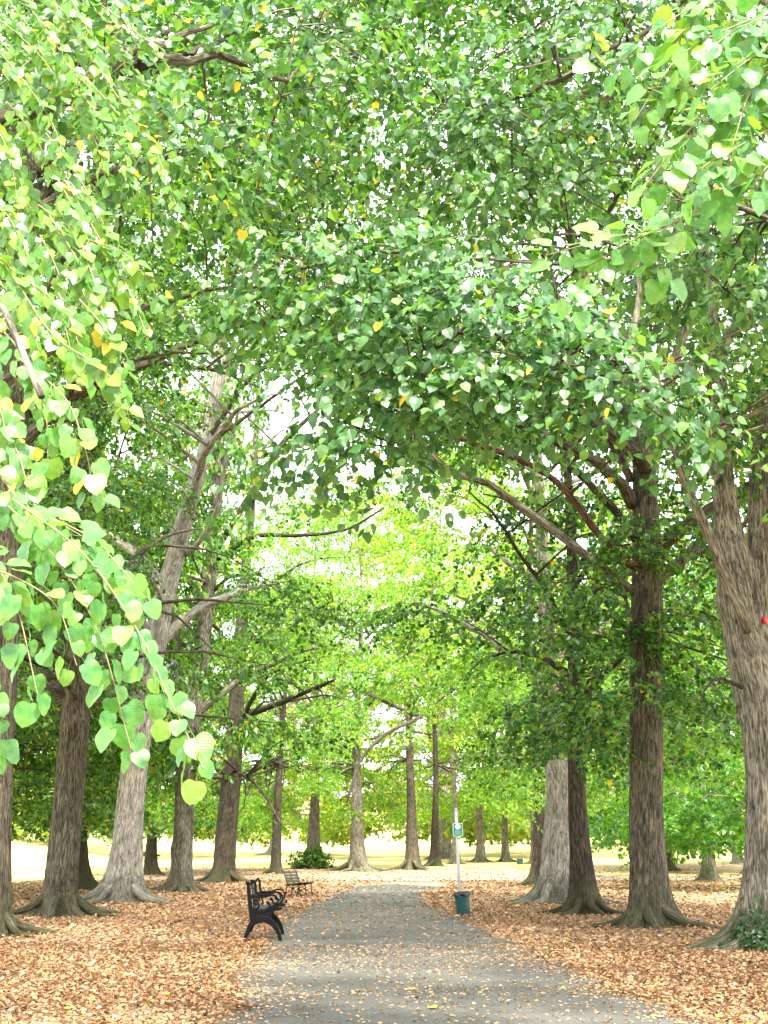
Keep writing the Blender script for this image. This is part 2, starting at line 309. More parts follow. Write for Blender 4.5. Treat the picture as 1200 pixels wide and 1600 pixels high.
# ------------------------------------------------------------------ the setting: ground and paths
LEFT_E = [(330, 1640), (345, 1600), (372, 1540), (398, 1490), (440, 1445), (490, 1414), (530, 1396), (556, 1386), (600, 1380.5)]
RIGHT_E = [(1240, 1640), (1105, 1600), (960, 1542), (850, 1497), (762, 1457), (700, 1430), (664, 1412), (655, 1397), (700, 1386)]
le = np.array([G(*p) for p in LEFT_E]); re_ = np.array([G(*p) for p in RIGHT_E])
def build_ground():
    xs = np.unique(np.concatenate((np.linspace(-420, -60, 25), np.linspace(-60, -14, 24), np.linspace(-14, 14, 57), np.linspace(14, 60, 24), np.linspace(60, 420, 25))))
    ys = np.unique(np.concatenate((np.linspace(-60, 0, 10), np.linspace(0, 70, 120), np.linspace(70, 120, 40), np.linspace(120, 800, 60))))
    X, Y = np.meshgrid(xs, ys); Z = hz(X, Y)
    V = np.stack((X, Y, Z), -1).reshape(-1, 3); nx = len(xs)
    i = (np.arange(len(ys) - 1)[:, None] * nx + np.arange(nx - 1)).reshape(-1, 1)
    mb = MB(); mb.add(V, np.concatenate((i, i + 1, i + nx + 1, i + nx), 1))
    me = mb.mesh('ground', M_GROUND)
    lit = (1 - smooth(8.5, 14, np.abs(V[:, 0] + .3) - .02 * V[:, 1])) * (1 - smooth(76, 92, V[:, 1]))
    lit = np.maximum(lit, .9 * np.exp(-((V[:, 0] - 20) / 9) ** 2 - ((V[:, 1] - 88) / 6) ** 2))
    lit = np.maximum(lit, .75 * smooth(20, 34, V[:, 0]) * np.exp(-((V[:, 1] - 86) / 10) ** 2))
    lit = np.maximum(lit, .50 * (V[:, 0] > 3) * (1 - smooth(26, 40, V[:, 0])) * (1 - smooth(80, 110, V[:, 1])))
    lit = np.maximum(lit, .42 * (1 - smooth(20, 30, np.abs(V[:, 0]))) * (1 - smooth(92, 110, V[:, 1])))
    a = me.attributes.new('litter', 'FLOAT', 'POINT'); a.data.foreach_set('value', lit.astype(np.float32))
    link('ground', me, kind='structure')
build_ground()
def strip(name, L, R, z, m):
    n = len(L); k = 9; mb = MB()
    t = np.linspace(0, 1, k)[None, :, None]; V = L[:, None] * (1 - t) + R[:, None] * t
    V[..., 2] = hz(V[..., 0], V[..., 1]) + z
    i = (np.arange(n - 1)[:, None] * k + np.arange(k - 1)).reshape(-1, 1)
    mb.add(V.reshape(-1, 3), np.concatenate((i, i + 1, i + k + 1, i + k), 1))
    return link(name, mb.mesh(name, m), kind='structure')
def path_edges():
    rng = np.random.default_rng(5)
    L = resample(le, 160); R = resample(re_, 160)
    b0 = np.array([(-2.4, -30, 0), (-1.7, 0, 0)]); b1 = np.array([(3.2, -30, 0), (2.5, 0, 0)])
    L = np.concatenate((b0, L)); R = np.concatenate((b1, R))
    w = rng.normal(0, 1, (len(L), 2)); w = (w + np.roll(w, 1, 0) + np.roll(w, 2, 0)) * .05
    L[:, 0] += w[:, 0]; R[:, 0] += w[:, 1]
    return L, R
PL, PR = path_edges()
strip('path', PL, PR, .008, M_PATH)
cl = np.array([(x, 62.5 + .02 * (x - 2) ** 2 * .2, 0) for x in np.linspace(-3, 60, 60)])
strip('cross_path', cl + np.array((0, 5.0, 0)), cl - np.array((0, 0.2, 0)), .014, M_PATH2)
def on_path(x, y):
    a = np.interp(y, PL[:, 1], PL[:, 0]); b = np.interp(y, PR[:, 1], PR[:, 0])
    return np.where(y < 62, np.minimum(x - a, b - x), -5.0)      # >0 inside, metres from the edge

# ------------------------------------------------------------------ leaves
def leaf_arrays(rng, p, d, n, s, detailed=False, yellow=.012, shade=(.25, .85), wide=.47):
    """p base, d direction, n normal, s size -> verts, tris, tint"""
    N = len(p); d = nrm(d); n = nrm(n - d * np.sum(n * d, 1)[:, None]); w = np.cross(d, n); s = s[:, None]
    f = (rng.uniform(.02, .16, N))[:, None]; c = rng.uniform(-.05, .22, N)[:, None]
    tint = rng.uniform(shade[0], shade[1], N); yl = rng.random(N) < yellow; tint[yl] = rng.uniform(.93, 1, yl.sum())
    if detailed:
        v = [p, p + s * (d * .04 + w * .33 + n * f), p + s * (d * .42 + w * wide + n * f), p + s * (d * .74 + w * .26 + n * (f * .5 - c * .5)), p + s * (d - n * c),
             p + s * (d * .74 - w * .26 + n * (f * .5 - c * .5)), p + s * (d * .42 - w * wide + n * f), p + s * (d * .04 - w * .33 + n * f), p + s * (d * .45)]
        tri = [(8, 0, 1), (8, 1, 2), (8, 2, 3), (8, 3, 4), (8, 4, 5), (8, 5, 6), (8, 6, 7), (8, 7, 0)]
    elif detailed is None:
        v = [p, p + s * (d * .08 + w * .36 + n * f), p + s * (d * .52 + w * (wide - .05) + n * f), p + s * (d - n * c), p + s * (d * .52 - w * (wide - .05) + n * f), p + s * (d * .08 - w * .36 + n * f)]
        tri = [(0, 1, 2), (0, 2, 3), (0, 3, 4), (0, 4, 5)]
    else:
        v = [p - s * d * .05, p + s * (d * .38 + w * wide + n * f), p + s * (d - n * c), p + s * (d * .38 - w * wide + n * f)]
        tri = [(0, 1, 2), (0, 2, 3)]
    k = len(v); V = np.stack(v, 1).reshape(-1, 3)
    T = (np.arange(N)[:, None, None] * k + np.array(tri)[None]).reshape(-1, 3)
    return V, T, np.repeat(tint, k)
def sprays(rng, O, D, L, nl, size, droop=.45, face=None, **kw):
    """flat leafy twigs: O origins, D directions"""
    N = len(O); D = nrm(D); up = np.array((0, 0, 1.0)); S = nrm(np.cross(D, up) + 1e-6)
    U = nrm(np.cross(S, D) + rng.normal(0, .25, (N, 3)))
    t = (np.arange(nl) + .5) / nl; side = np.where(np.arange(nl) % 2 == 0, 1., -1.)
    LL = L[:, None] if np.ndim(L) else L
    pos = O[:, None] + D[:, None] * (LL * t)[..., None] - up * (.35 * LL * t ** 2)[..., None]
    pos = pos + rng.normal(0, .03, pos.shape)
    d = D[:, None] * .55 + S[:, None] * side[None, :, None] * .75 + rng.normal(0, .33, pos.shape) - up * rng.uniform(droop * .3, droop * 2.2, (N, nl, 1))
    n = U[:, None] + rng.normal(0, .42, pos.shape)
    if face is not None: n = n + np.array(face)
    sz = size * rng.uniform(.6, 1.25, N * nl)
    return leaf_arrays(rng, pos.reshape(-1, 3), d.reshape(-1, 3), n.reshape(-1, 3), sz, **kw)

HOLES = [(428, 625, 66, 50), (585, 232, 44, 34), (228, 690, 24, 40), (350, 700, 14, 30), (690, 250, 20, 40), (700, 60, 26, 22), (1130, 500, 22, 26), (640, 480, 16, 14), (820, 400, 14, 36), (520, 640, 34, 28), (790, 330, 12, 26)]
def in_hole(p, k=1.0):
    q = proj(p); r = np.zeros(len(q), bool)
    for x, y, a, b in HOLES: r |= ((q[:, 0] - x) / (a * k)) ** 2 + ((q[:, 1] - y) / (b * k)) ** 2 < 1
    return r

# foliage stays off the bare lower trunks and the big bare limbs
_bare = []
def bare(pts, hw, Y, p=1.0):
    q = resample(np.array(pts, float), max(4, int(np.sum(np.linalg.norm(np.diff(np.array(pts, float), axis=0), axis=1)) / 9)))
    h = np.interp(np.linspace(0, 1, len(q)), np.linspace(0, 1, np.size(hw)), np.atleast_1d(hw))
    _bare.append(np.column_stack((q, h, np.full(len(q), Y), np.full(len(q), p))))
for pts, hw, Y, p in [([(92, 1431), (103, 1300), (115, 1150), (124, 1040)], 34, 27, 1), ([(190, 1410), (205, 1250), (224, 1090), (258, 930), (297, 780), (325, 680), (345, 560)], (30, 26, 22, 17, 14), 33, 1),
                      ([(282, 1393), (287, 1290), (293, 1180), (305, 1080), (318, 1000), (330, 880), (340, 760)], (22, 16, 14), 43, .95), ([(293, 1170), (276, 1000), (272, 880)], 8, 43, .9), ([(346, 1379), (353, 1310), (366, 1150), (372, 1100)], 24, 56, 1), ([(333, 868), (372, 800), (440, 690), (490, 640)], 8, 41, .9),
                      ([(338, 875), (400, 838), (470, 836), (545, 825), (598, 793)], 7, 41, .85), ([(370, 1120), (445, 1098), (528, 1064)], 7, 53, .85), ([(431, 1368), (436, 1200)], 12, 71, 1), ([(490, 1360), (490, 1260)], 16, 80, 1), ([(558, 1362), (556, 1300)], 16, 78, 1),
                      ([(643, 1362), (643, 1180)], 14, 80, 1), ([(680, 1356), (678, 1150)], 10, 86, 1), ([(711, 1350), (708, 1180)], 8, 90, 1), ([(751, 1350), (750, 1270)], 10, 95, 1), ([(789, 1350), (789, 1290)], 8, 97, 1), ([(834, 1352), (832, 1310)], 7, 91, 1),
                      ([(1205, 1484), (1203, 1180), (1190, 1050), (1160, 940), (1146, 870), (1132, 770)], (42, 40, 44, 48, 42, 34), 18, 1), ([(1190, 1000), (1180, 880), (1180, 760)], 24, 18, 1), ([(1150, 945), (1128, 900), (1108, 850), (1090, 808)], 11, 17, .95),
                      ([(1012, 1449), (1010, 1300), (1010, 1130)], 28, 22.6, 1), ([(1008, 1010), (1011, 870)], 22, 22.6, .7), ([(1009, 800), (1005, 715), (985, 640), (958, 560), (922, 470)], (18, 15, 12), 22.6, .9), ([(913, 1429), (910, 1240)], 22, 27, 1), ([(872, 1411), (878, 1320), (880, 1215)], 30, 33, 1),
                      ([(975, 878), (937, 846), (881, 775), (825, 730), (750, 702), (701, 681)], 7, 21, .92), ([(950, 895), (877, 839), (810, 790), (769, 760), (705, 737), (656, 681)], 8, 21, .92), ([(986, 831), (949, 775), (911, 737), (859, 700)], 8, 21.5, .9),
                      ([(990, 790), (967, 756), (919, 719), (862, 689), (787, 651), (742, 602)], 11, 20.5, .95), ([(1010, 735), (956, 677), (900, 640), (840, 606), (802, 557)], 11, 20.5, .95), ([(967, 719), (930, 659), (896, 591)], 9, 21, .9), ([(1030, 680), (1050, 570), (1078, 470)], 10, 23, .85),
                      ([(655, 1120), (605, 1145), (562, 1190), (540, 1255)], 8, 75, 1), ([(12, 830), (32, 450), (52, 250)], 16, 20, .6), ([(90, 305), (160, 270), (240, 243), (310, 228), (385, 212)], 9, 19, .95), ([(200, 95), (240, 70), (280, 45)], 9, 18, .9), ([(230, 105), (280, 85), (350, 92), (440, 118)], 10, 18, .9), ([(100, 402), (128, 374), (150, 355)], 9, 20, 1)]:
    bare(pts, hw, Y, p)
BARE = np.concatenate(_bare)
def hides_wood(rng, p):
    q = proj(p); d2 = (q[:, None, :2] - BARE[None, :, :2]); near = (np.sum(d2 ** 2, 2) < (BARE[None, :, 2] + 5) ** 2) & (q[:, None, 2] < BARE[None, :, 3] * 1.0 + 1.2)
    pr = np.max(near * BARE[None, :, 4], 1); return rng.random(len(p)) < pr

# ------------------------------------------------------------------ trees
def trunk_mesh(pts, rad, r0, seed, m, flare=1.0, sides=48, rings=72, dents=()):
    rng = np.random.default_rng(seed)
    P4 = np.concatenate((np.asarray(pts, float), np.asarray(rad, float)[:, None]), 1)
    S = resample(P4, 400); z = S[:, 2]; zt = np.concatenate((np.linspace(-.12, .9, 22), np.linspace(1.0, z.max(), rings - 22)))
    idx = np.clip(np.searchsorted(z, zt), 0, 399); S = S[idx]; S[:, 2] = zt
    th = np.arange(sides) * 2 * math.pi / sides; Z = zt[:, None]
    nl = rng.integers(4, 7); lob = np.zeros(sides)
    ph = np.sort(rng.uniform(0, 2 * math.pi, nl) * .35 + np.arange(nl) * 2 * math.pi / nl)
    for q in ph:
        dlt = np.angle(np.exp(1j * (th - q))); lob = lob + rng.uniform(.45, 1.35) * np.exp(-(dlt / rng.uniform(.17, .34)) ** 2)
    zz = np.maximum(Z, 0); fl = .70 * np.exp(-zz / .45) + .85 * np.exp(-zz / .12)
    R = S[:, 3:4] * (1 + flare * fl * (.22 + 1.15 * lob[None]) + .13 * np.exp(-zz / 1.2) * lob[None] * flare - .05 * np.exp(-zz / 1.0))
    a, b, c, d, e = rng.uniform(0, 6, 5)
    R = R * (1 + .035 * np.sin(2 * th + .7 * Z + a) + .03 * np.sin(3 * th - 1.1 * Z + b) + .02 * np.sin(5 * th + 2.1 * Z + c) + .016 * np.sin(9 * th + .8 * Z + d) + .014 * np.sin(13 * th - 1.6 * Z + e) + rng.normal(0, .008, (len(zt), sides)))
    for _ in range(7):   # burrs and old branch scars
        z0, t0, am, ws = rng.uniform(.5, 6), rng.uniform(0, 6.28), rng.uniform(-.12, .24), rng.uniform(.08, .2)
        R = R * (1 + am * np.exp(-((Z - z0) / ws) ** 2 - (np.angle(np.exp(1j * (th - t0)))[None] / (ws * 2)) ** 2))
    for z0, t0, am, wz, wt in dents: R = R * (1 + am * np.exp(-((Z - z0) / wz) ** 2 - (np.angle(np.exp(1j * (th - t0)))[None] / wt) ** 2))
    X = S[:, 0:1] + R * np.cos(th); Y = S[:, 1:2] + R * np.sin(th)
    V = np.stack((X, Y, np.broadcast_to(Z, X.shape)), -1); n = len(zt)
    rr = np.minimum(R, S[:, 3:4] * 1.6)
    co = np.stack((rr * np.cos(th), rr * np.sin(th), np.broadcast_to(Z, X.shape) + seed), -1)
    i = np.arange(n - 1)[:, None] * sides; j = np.arange(sides); k = (j + 1) % sides
    q = np.stack((i + j, i + k, i + sides + k, i + sides + j), -1).reshape(-1, 4)
    mb = MB(); mb.add(V.reshape(-1, 3), q, None, co.reshape(-1, 3))
    return mb.mesh('trunk', m)

def auto_limbs(rng, pts, rad, fork, H, R, n, keep=None):
    out = []; S = resample(np.concatenate((pts, rad[:, None]), 1), 200); az = rng.uniform(0, 6.28)
    for i in range(n):
        h = fork + (H * .72 - fork) * (i / max(n - 1, 1)) ** 1.15; k = np.argmin(np.abs(S[:, 2] - h)); az += 2.4 + rng.normal(0, .3)
        if keep is not None: az = keep(i, az)
        rs = min(S[k, 3] * rng.uniform(.42, .62), .16)
        el = math.radians(rng.uniform(28, 55) + 18 * (h - fork) / (H - fork)); ln = R * (1.15 - .5 * (h - fork) / (H - fork)) * rng.uniform(.8, 1.1)
        p = S[k, :3].copy(); pl = [np.append(p, rs)]; st = ln / 5
        for q in range(5):
            d = np.array((math.cos(az) * math.cos(el), math.sin(az) * math.cos(el), math.sin(el))); p = p + d * st; pl.append(np.append(p, rs * (1 - .17 * (q + 1))))
            el -= math.radians(rng.uniform(2, 16)); az += rng.normal(0, .16)
        out.append((np.array(pl), None))
    return out

def envelope(rng, n, H, zb, R, squash=1.0, mind=1.05, skirt=.22):
    """cluster centres filling a crown: denser in the outer shell, a drooping skirt below"""
    C = []; tries = 0
    while len(C) < n and tries < n * 40:
        tries += 1; t = rng.random(); z = zb + (H - zb) * t
        pr = R * (max(0.0, 1 - abs((t - .36) / (.66 if t > .36 else .62)) ** 2.3)) ** .55 + .3
        rr = pr * rng.random() ** .36; a = rng.uniform(0, 6.283)
        if rng.random() < skirt: z = zb - rng.uniform(0, 1.6); rr = R * rng.uniform(.55, 1.02)
        c = np.array((rr * math.cos(a), rr * math.sin(a) * squash, z))
        if C and np.min(np.sum((np.array(C) - c) ** 2 * np.array((1, 1, 1.7)), 1)) < mind ** 2: continue
        C.append(c)
    return np.array(C)

def lime_tree(name, label, base, r0, seed, bark='brown', H=21.0, fork=5.0, zb=5.0, R=5.6, trunk=None, limbs=None, nauto=8, ncl=170, extra=None, leaf=.115, per=(25, 11),
              group='lime trees lining the path', reject=None, flare=1.0, fine=True, mat_leaf=None, yellow=.012, shade=(.05, .88), extra_detail=False, skirt=.22, mind=1.42, cat='tree', rings=72, sides=48, dents=(), medium=False, roots=6, lean=(0, 0), holes=True, mbark=None):
    rng = np.random.default_rng(seed); base = np.asarray(base, float); m = M_BARK[bark]; ml = mat_leaf or M_LEAF
    root = thing(name, label, cat, base, 0, group)
    if trunk is None:
        k = 9; t = np.linspace(0, 1, k); ph = rng.uniform(0, 6.28, 2)
        pts = np.stack((lean[0] * t * H * .85 + .28 * t * np.sin(t * 7 + ph[0]), lean[1] * t * H * .85 + .28 * t * np.sin(t * 6 + ph[1]), -.12 + t * (H * .86 + .12)), 1)
        rad = r0 * (1 - .22 * np.minimum(t * 4, 1) - .72 * t); rad = np.maximum(rad, .035)
    else:
        tr = np.array([(*(np.asarray(q[0]) - base), q[1]) for q in trunk]); tr[0, 2] = -.12; pts, rad = tr[:, :3], tr[:, 3]
    link('trunk', trunk_mesh(pts, rad, r0, seed, m, flare, sides, rings, dents), root)
    if roots:
        a0 = rng.uniform(0, 6.28)
        for i in range(roots):
            a = a0 + i * 6.283 / roots + rng.uniform(-.35, .35); ln = rng.uniform(2.0, 3.9) * r0 + .25; pr = []
            for q, (t, zz) in enumerate([(0, .46), (.22, .22), (.45, .085), (.7, .035), (.9, -.005), (1.1, -.07)]):
                a += rng.normal(0, .10) * (q > 0); e = r0 * .55 + ln * t
                pr.append((e * math.cos(a), e * math.sin(a), zz * r0 / .33, r0 * (.32, .28, .21, .15, .10, .05)[q] * rng.uniform(.85, 1.15)))
            pr = resample(np.array(pr), 16); mb = MB(); tube(mb, pr[:, :3], pr[:, 3], 10, True, seed + i, .10); link('root', mb.mesh('root', m), root)
    L = [(np.array([(*(np.asarray(q[0]) - base), q[1]) for q in pl]), bk) for pl, bk in (limbs or [])]
    topz = pts[-1, 2]
    for pl, bk in auto_limbs(rng, pts, rad, fork, topz / .86, R, nauto):
        q = proj(pl[:, :3] + base); v = ((q[:, 0] - 565) / 200) ** 2 + ((q[:, 1] - 835) / 185) ** 2 < 1
        if base[1] < 52 and v.any():                       # the arch over the path stays open
            k = max(2, int(np.argmax(v))); pl = pl[:k + 1].copy(); pl[-1, 3] = .015
        L.append((pl, bk))
    S = [resample(np.concatenate((pts, rad[:, None]), 1), 60)]; own = [np.full(60, -1)]
    MBs = []
    for i, (pl, bk) in enumerate(L):
        s = resample(pl, 22); s[:, 3] = np.maximum(s[:, 3], .012)
        w = np.cumsum(rng.normal(0, .02, (22, 3)), 0); s[1:, :3] += w[1:] * (.6 if i < len(limbs or []) else 1.0)
        mb = MB(); tube(mb, s[:, :3], s[:, 3], 9, True, seed + i, .10); MBs.append((mb, bk)); S.append(s); own.append(np.full(22, i))
    S = np.concatenate(S); own = np.concatenate(own); ok = S[:, 2] > fork * .75; S, own = S[ok], own[ok]
    C = envelope(rng, int(ncl * .62), H, zb, R, mind=mind, skirt=skirt) if ncl else np.zeros((0, 3))
    if len(C):
        mid = np.interp(C[:, 2], pts[:, 2], pts[:, 0]), np.interp(C[:, 2], pts[:, 2], pts[:, 1]); C[:, 0] += mid[0]; C[:, 1] += mid[1]
        Wc = C + base
        keep = ~((np.abs(Wc[:, 0] - .3) < 2.0) & (Wc[:, 2] < 5.2) & (Wc[:, 1] < 80))
        if holes: keep &= ~in_hole(Wc, 1.15)
        if reject is not None: keep &= ~reject(Wc)
        q = proj(Wc); keep &= ~((((q[:, 0] - 565) / 185) ** 2 + ((q[:, 1] - 810) / 150) ** 2 < 1) & (Wc[:, 1] < 52) & (rng.random(len(Wc)) < .85))
        C = C[keep]
    nx = 0
    if extra is not None and len(extra):
        E = np.asarray([e[:3] for e in extra]) - base; nx = len(E); C = np.concatenate((C, E))
    twig = MB(); LV, LT, LTi, off = [], [], [], 0
    for ci, c in enumerate(C):
        isx = ci >= len(C) - nx
        dd = np.linalg.norm(S[:, :3] - c, axis=1) + 1.4 * np.maximum(S[:, 2] - c[2] - .4, 0); k = int(np.argmin(dd)); q = S[k, :3]; r_ = S[k, 3]
        v = c - q; dist = np.linalg.norm(v); hor = nrm(np.array((v[0], v[1], 0.0)) + 1e-6)
        tgt = twig
        mid = q + v * .5 + np.array((0, 0, .12 * dist + .08)) + rng.normal(0, .06 * dist, 3)
        bl = resample([q, mid, c], 6 if fine else 4); ra = min(r_ * .6, .010 + .013 * dist)
        a = rng.uniform(1.0, 1.65) * (extra[ci - len(C) + nx][3] if isx else 1.0)
        ns = int(per[0] * 1.6) if not isx else int(per[0] * (extra[ci - len(C) + nx][4] if len(extra[ci - len(C) + nx]) > 4 else 1))
        th = rng.uniform(0, 6.283, ns); rr = a * rng.random(ns) ** .6
        O = c + np.stack((rr * np.cos(th), rr * np.sin(th), rng.normal(0, .13, ns) * a - .30 * rr ** 2 / a), 1)
        D = np.stack((np.cos(th), np.sin(th), np.full(ns, -.22)), 1) + hor * .5 + rng.normal(0, .3, (ns, 3))
        n0 = len(O)
        if holes:
            g = ~in_hole(O + base, .92)
            if not isx or not extra_detail:
                for fr in (.05, .35, .75): g &= ~hides_wood(rng, O + nrm(D) * fr * .6 + base - np.array((0, 0, .12 * fr)))
            O, D = O[g], D[g]
        if len(O) < max(4, .6 * n0): continue
        tube(tgt, bl, np.linspace(max(ra, .009), .007, len(bl)), 5 if fine else 4, False, ci)
        if fine:
            for u in range(4):
                e = O[u] + nrm(D[u]) * .35; tube(twig, resample([c, (c + e) / 2 + np.array((0, 0, .06)), e], 4), np.linspace(.008, .004, 4), 3, False, u)
        if not len(O): continue
        if isx and extra_detail:
            V, T, ti = sprays(rng, O, D, rng.uniform(.32, .55, len(O)), 9, leaf * .82, droop=.75, face=(0, -.45, .25), detailed=True, yellow=yellow, shade=shade)
        else:
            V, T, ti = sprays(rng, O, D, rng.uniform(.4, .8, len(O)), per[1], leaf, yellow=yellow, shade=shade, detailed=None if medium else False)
        LV.append(V); LT.append(T + off); LTi.append(ti); off += len(V)
    tb = twig
    for mb, bk in MBs: link('branch', mb.mesh('branch', M_BARK[bk] if bk else m), root)
    if tb.n: link('twigs', tb.mesh('twigs', m), root, kind='stuff')
    if LV:
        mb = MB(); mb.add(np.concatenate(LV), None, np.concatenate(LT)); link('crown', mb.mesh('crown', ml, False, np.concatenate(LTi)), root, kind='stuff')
    return root
def copy_tree(o, loc, rz, sc, label, group=None, parent=None):
    c = o.copy(); COL.objects.link(c)
    if parent is not None: c.parent = parent
    else:
        c.location = loc; c.rotation_euler = (0, 0, rz); c.scale = sc; c['label'] = label
        if group: c['group'] = group
    for ch in [x for x in bpy.data.objects if x.parent == o]: copy_tree(ch, None, 0, None, None, None, c)
    return c

# ------------------------------------------------------------------ the avenue: left row
def poly(lst, Y, dY=0.0):
    """[(px,py,radius[,Y])] -> [(point, radius)]"""
    n = len(lst); return [(P(q[0], q[1], q[3] if len(q) > 3 else Y + dY * i / max(n - 1, 1)), q[2]) for i, q in enumerate(lst)]
def in_frame(W, x0=-60, x1=1260, y0=-120):
    q = proj(W); return (q[:, 0] > x0) & (q[:, 0] < x1) & (q[:, 1] > y0) & (q[:, 2] > .3)

b = G(-15, 1463); Y = b[1]
lime_tree('lime_tree', 'dark lime trunk cut by the left edge of the photo', b, .30, 11, 'brown', H=20, fork=6.5, zb=7, R=6.4,
    trunk=[(b, .31)] + poly([(-8, 1250, .29), (2, 1050, .28), (14, 800, .27), (32, 450, .25), (52, 250, .22), (60, 60, .17), (75, -250, .07), (80, -420, .04)], Y),
    limbs=[(poly([(40, 340, .10), (90, 305, .085), (160, 270, .07), (240, 243, .06), (310, 228, .05), (385, 212, .04)], Y, -2), 'grey'),
           (poly([(52, 270, .10), (75, 250, .09), (95, 232, .08), (140, 160, .06), (200, 95, .05), (280, 45, .04)], Y, -2.5), 'grey'),
           (poly([(175, 190, .05, Y - 2), (230, 95, .05), (290, 75, .045), (345, 52, .035)], Y - 2, -1), None),
           (poly([(150, 200, .06, Y - 1.5), (215, 105, .055), (280, 85, .05), (350, 92, .045), (440, 118, .03)], Y - 2, -2), 'grey'),
           (poly([(60, 470, .06), (100, 402, .06), (128, 374, .055), (150, 355, .05)], Y - .3), 'red')],
    nauto=7, ncl=190, medium=True, leaf=.105, per=(31, 11), reject=lambda W: (W[:, 2] < 5) | ((W[:, 0] > -4.9) & (W[:, 2] < 8.5)))

b = G(92, 1431); Y = b[1]
lime_tree('lime_tree', 'brown lime trunk with mossy flared roots, just left of the pale leaning tree', b, .355, 12, 'brown', H=22, fork=6, zb=5.5, R=6.6,
    trunk=[(b, .37)] + poly([(103, 1300, .35), (115, 1150, .32), (124, 1020, .30), (130, 850, .28), (132, 650, .24), (150, 350, .17), (160, 0, .08), (165, -200, .03)], Y),
    nauto=8, ncl=210, leaf=.11, per=(31, 11), reject=lambda W: (W[:, 2] < 3.9))

b = G(190, 1410); Y = b[1]
lime_tree('lime_tree', 'pale leaning lime tree with whitish grey bark, third from the left', b, .40, 13, 'pale', H=22, fork=7, zb=6.5, R=6.6,
    trunk=[(b, .42)] + poly([(205, 1250, .39), (224, 1090, .35), (258, 930, .30), (297, 780, .25), (325, 680, .21), (345, 560, .17), (362, 400, .12), (372, 200, .08), (380, 0, .03)], Y),
    limbs=[(poly([(290, 866, .09), (315, 842, .08), (338, 802, .07), (352, 720, .05), (372, 640, .035)], Y, -1.5), None),
           (poly([(322, 690, .09), (375, 610, .07), (430, 560, .06), (480, 520, .05), (530, 470, .03)], Y, -2), 'brown'),
           (poly([(318, 700, .07), (400, 640, .05), (470, 590, .04), (520, 560, .02)], Y, -2), 'brown'),
           (poly([(345, 570, .06), (400, 545, .05), (470, 528, .035), (540, 500, .02)], Y, -2.5), 'brown')],
    nauto=8, ncl=200, leaf=.115, per=(29, 11), reject=lambda W: (W[:, 2] < 4.6) | ((W[:, 0] > -6.0) & (W[:, 2] < 9.0)))

b = G(282, 1393); Y = b[1]
lime_tree('lime_tree', 'grey brown forked lime tree, just right of the pale leaning tree', b, .34, 14, 'grey', H=21, fork=6, zb=5.6, R=5.6,
    trunk=[(b, .36)] + poly([(287, 1290, .34), (293, 1180, .33), (305, 1080, .31), (318, 1000, .28), (330, 880, .24), (340, 760, .19), (350, 600, .13), (352, 450, .06)], Y),
    limbs=[(poly([(293, 1170, .2), (282, 1080, .19), (276, 1000, .16), (272, 880, .12), (262, 760, .08)], Y, .5), None),
           (poly([(333, 868, .13), (372, 800, .12), (400, 755, .11), (440, 690, .10), (490, 640, .07), (540, 600, .04)], Y, -2.5), 'brown'),
           (poly([(338, 875, .11), (400, 838, .09), (470, 836, .07), (545, 825, .05), (598, 793, .03)], Y, -2.5), 'dark'),
           (poly([(325, 930, .07), (360, 900, .06), (400, 905, .04), (440, 925, .03)], Y, -1), 'dark')],
    nauto=6, ncl=130, mat_leaf=M_LEAF_SUN, leaf=.12, reject=lambda W: (W[:, 2] < 3.4) | ((W[:, 0] > -6.3) & (W[:, 2] < 8.0)))

b = G(346, 1379); Y = b[1]
lime_tree('lime_tree', 'thick dark lime tree with a hollow broken stem, just left of the cast iron bench', b, .46, 15, 'dark', H=23, fork=6, zb=4.6, R=6.2,
    trunk=[(b, .5)] + poly([(353, 1310, .46), (360, 1230, .44), (366, 1150, .42), (372, 1060, .32), (380, 940, .26), (392, 800, .2), (402, 650, .12), (405, 520, .05)], Y),
    limbs=[(poly([(370, 1120, .2), (410, 1110, .16), (445, 1098, .13), (490, 1080, .10), (528, 1064, .06)], Y, -3), 'dark'),
           (poly([(378, 1000, .14), (430, 1000, .10), (480, 960, .07), (520, 940, .04)], Y, -3), 'dark'),
           (poly([(362, 1200, .1), (400, 1225, .07), (425, 1262, .05), (440, 1290, .03)], Y, -2), 'dark')],
    nauto=8, ncl=150, mat_leaf=M_LEAF_SUN, leaf=.135, extra=[(*P(*q), 1.0, .9) for q in [(440, 1130, 53), (480, 1160, 53), (520, 1100, 52), (420, 1190, 54), (400, 1250, 54), (455, 1215, 54), (500, 1210, 55), (540, 1150, 53), (430, 1060, 53), (480, 1040, 52), (395, 1290, 55)]], reject=lambda W: (W[:, 2] < 2.4), shade=(.25, .9), skirt=.3)

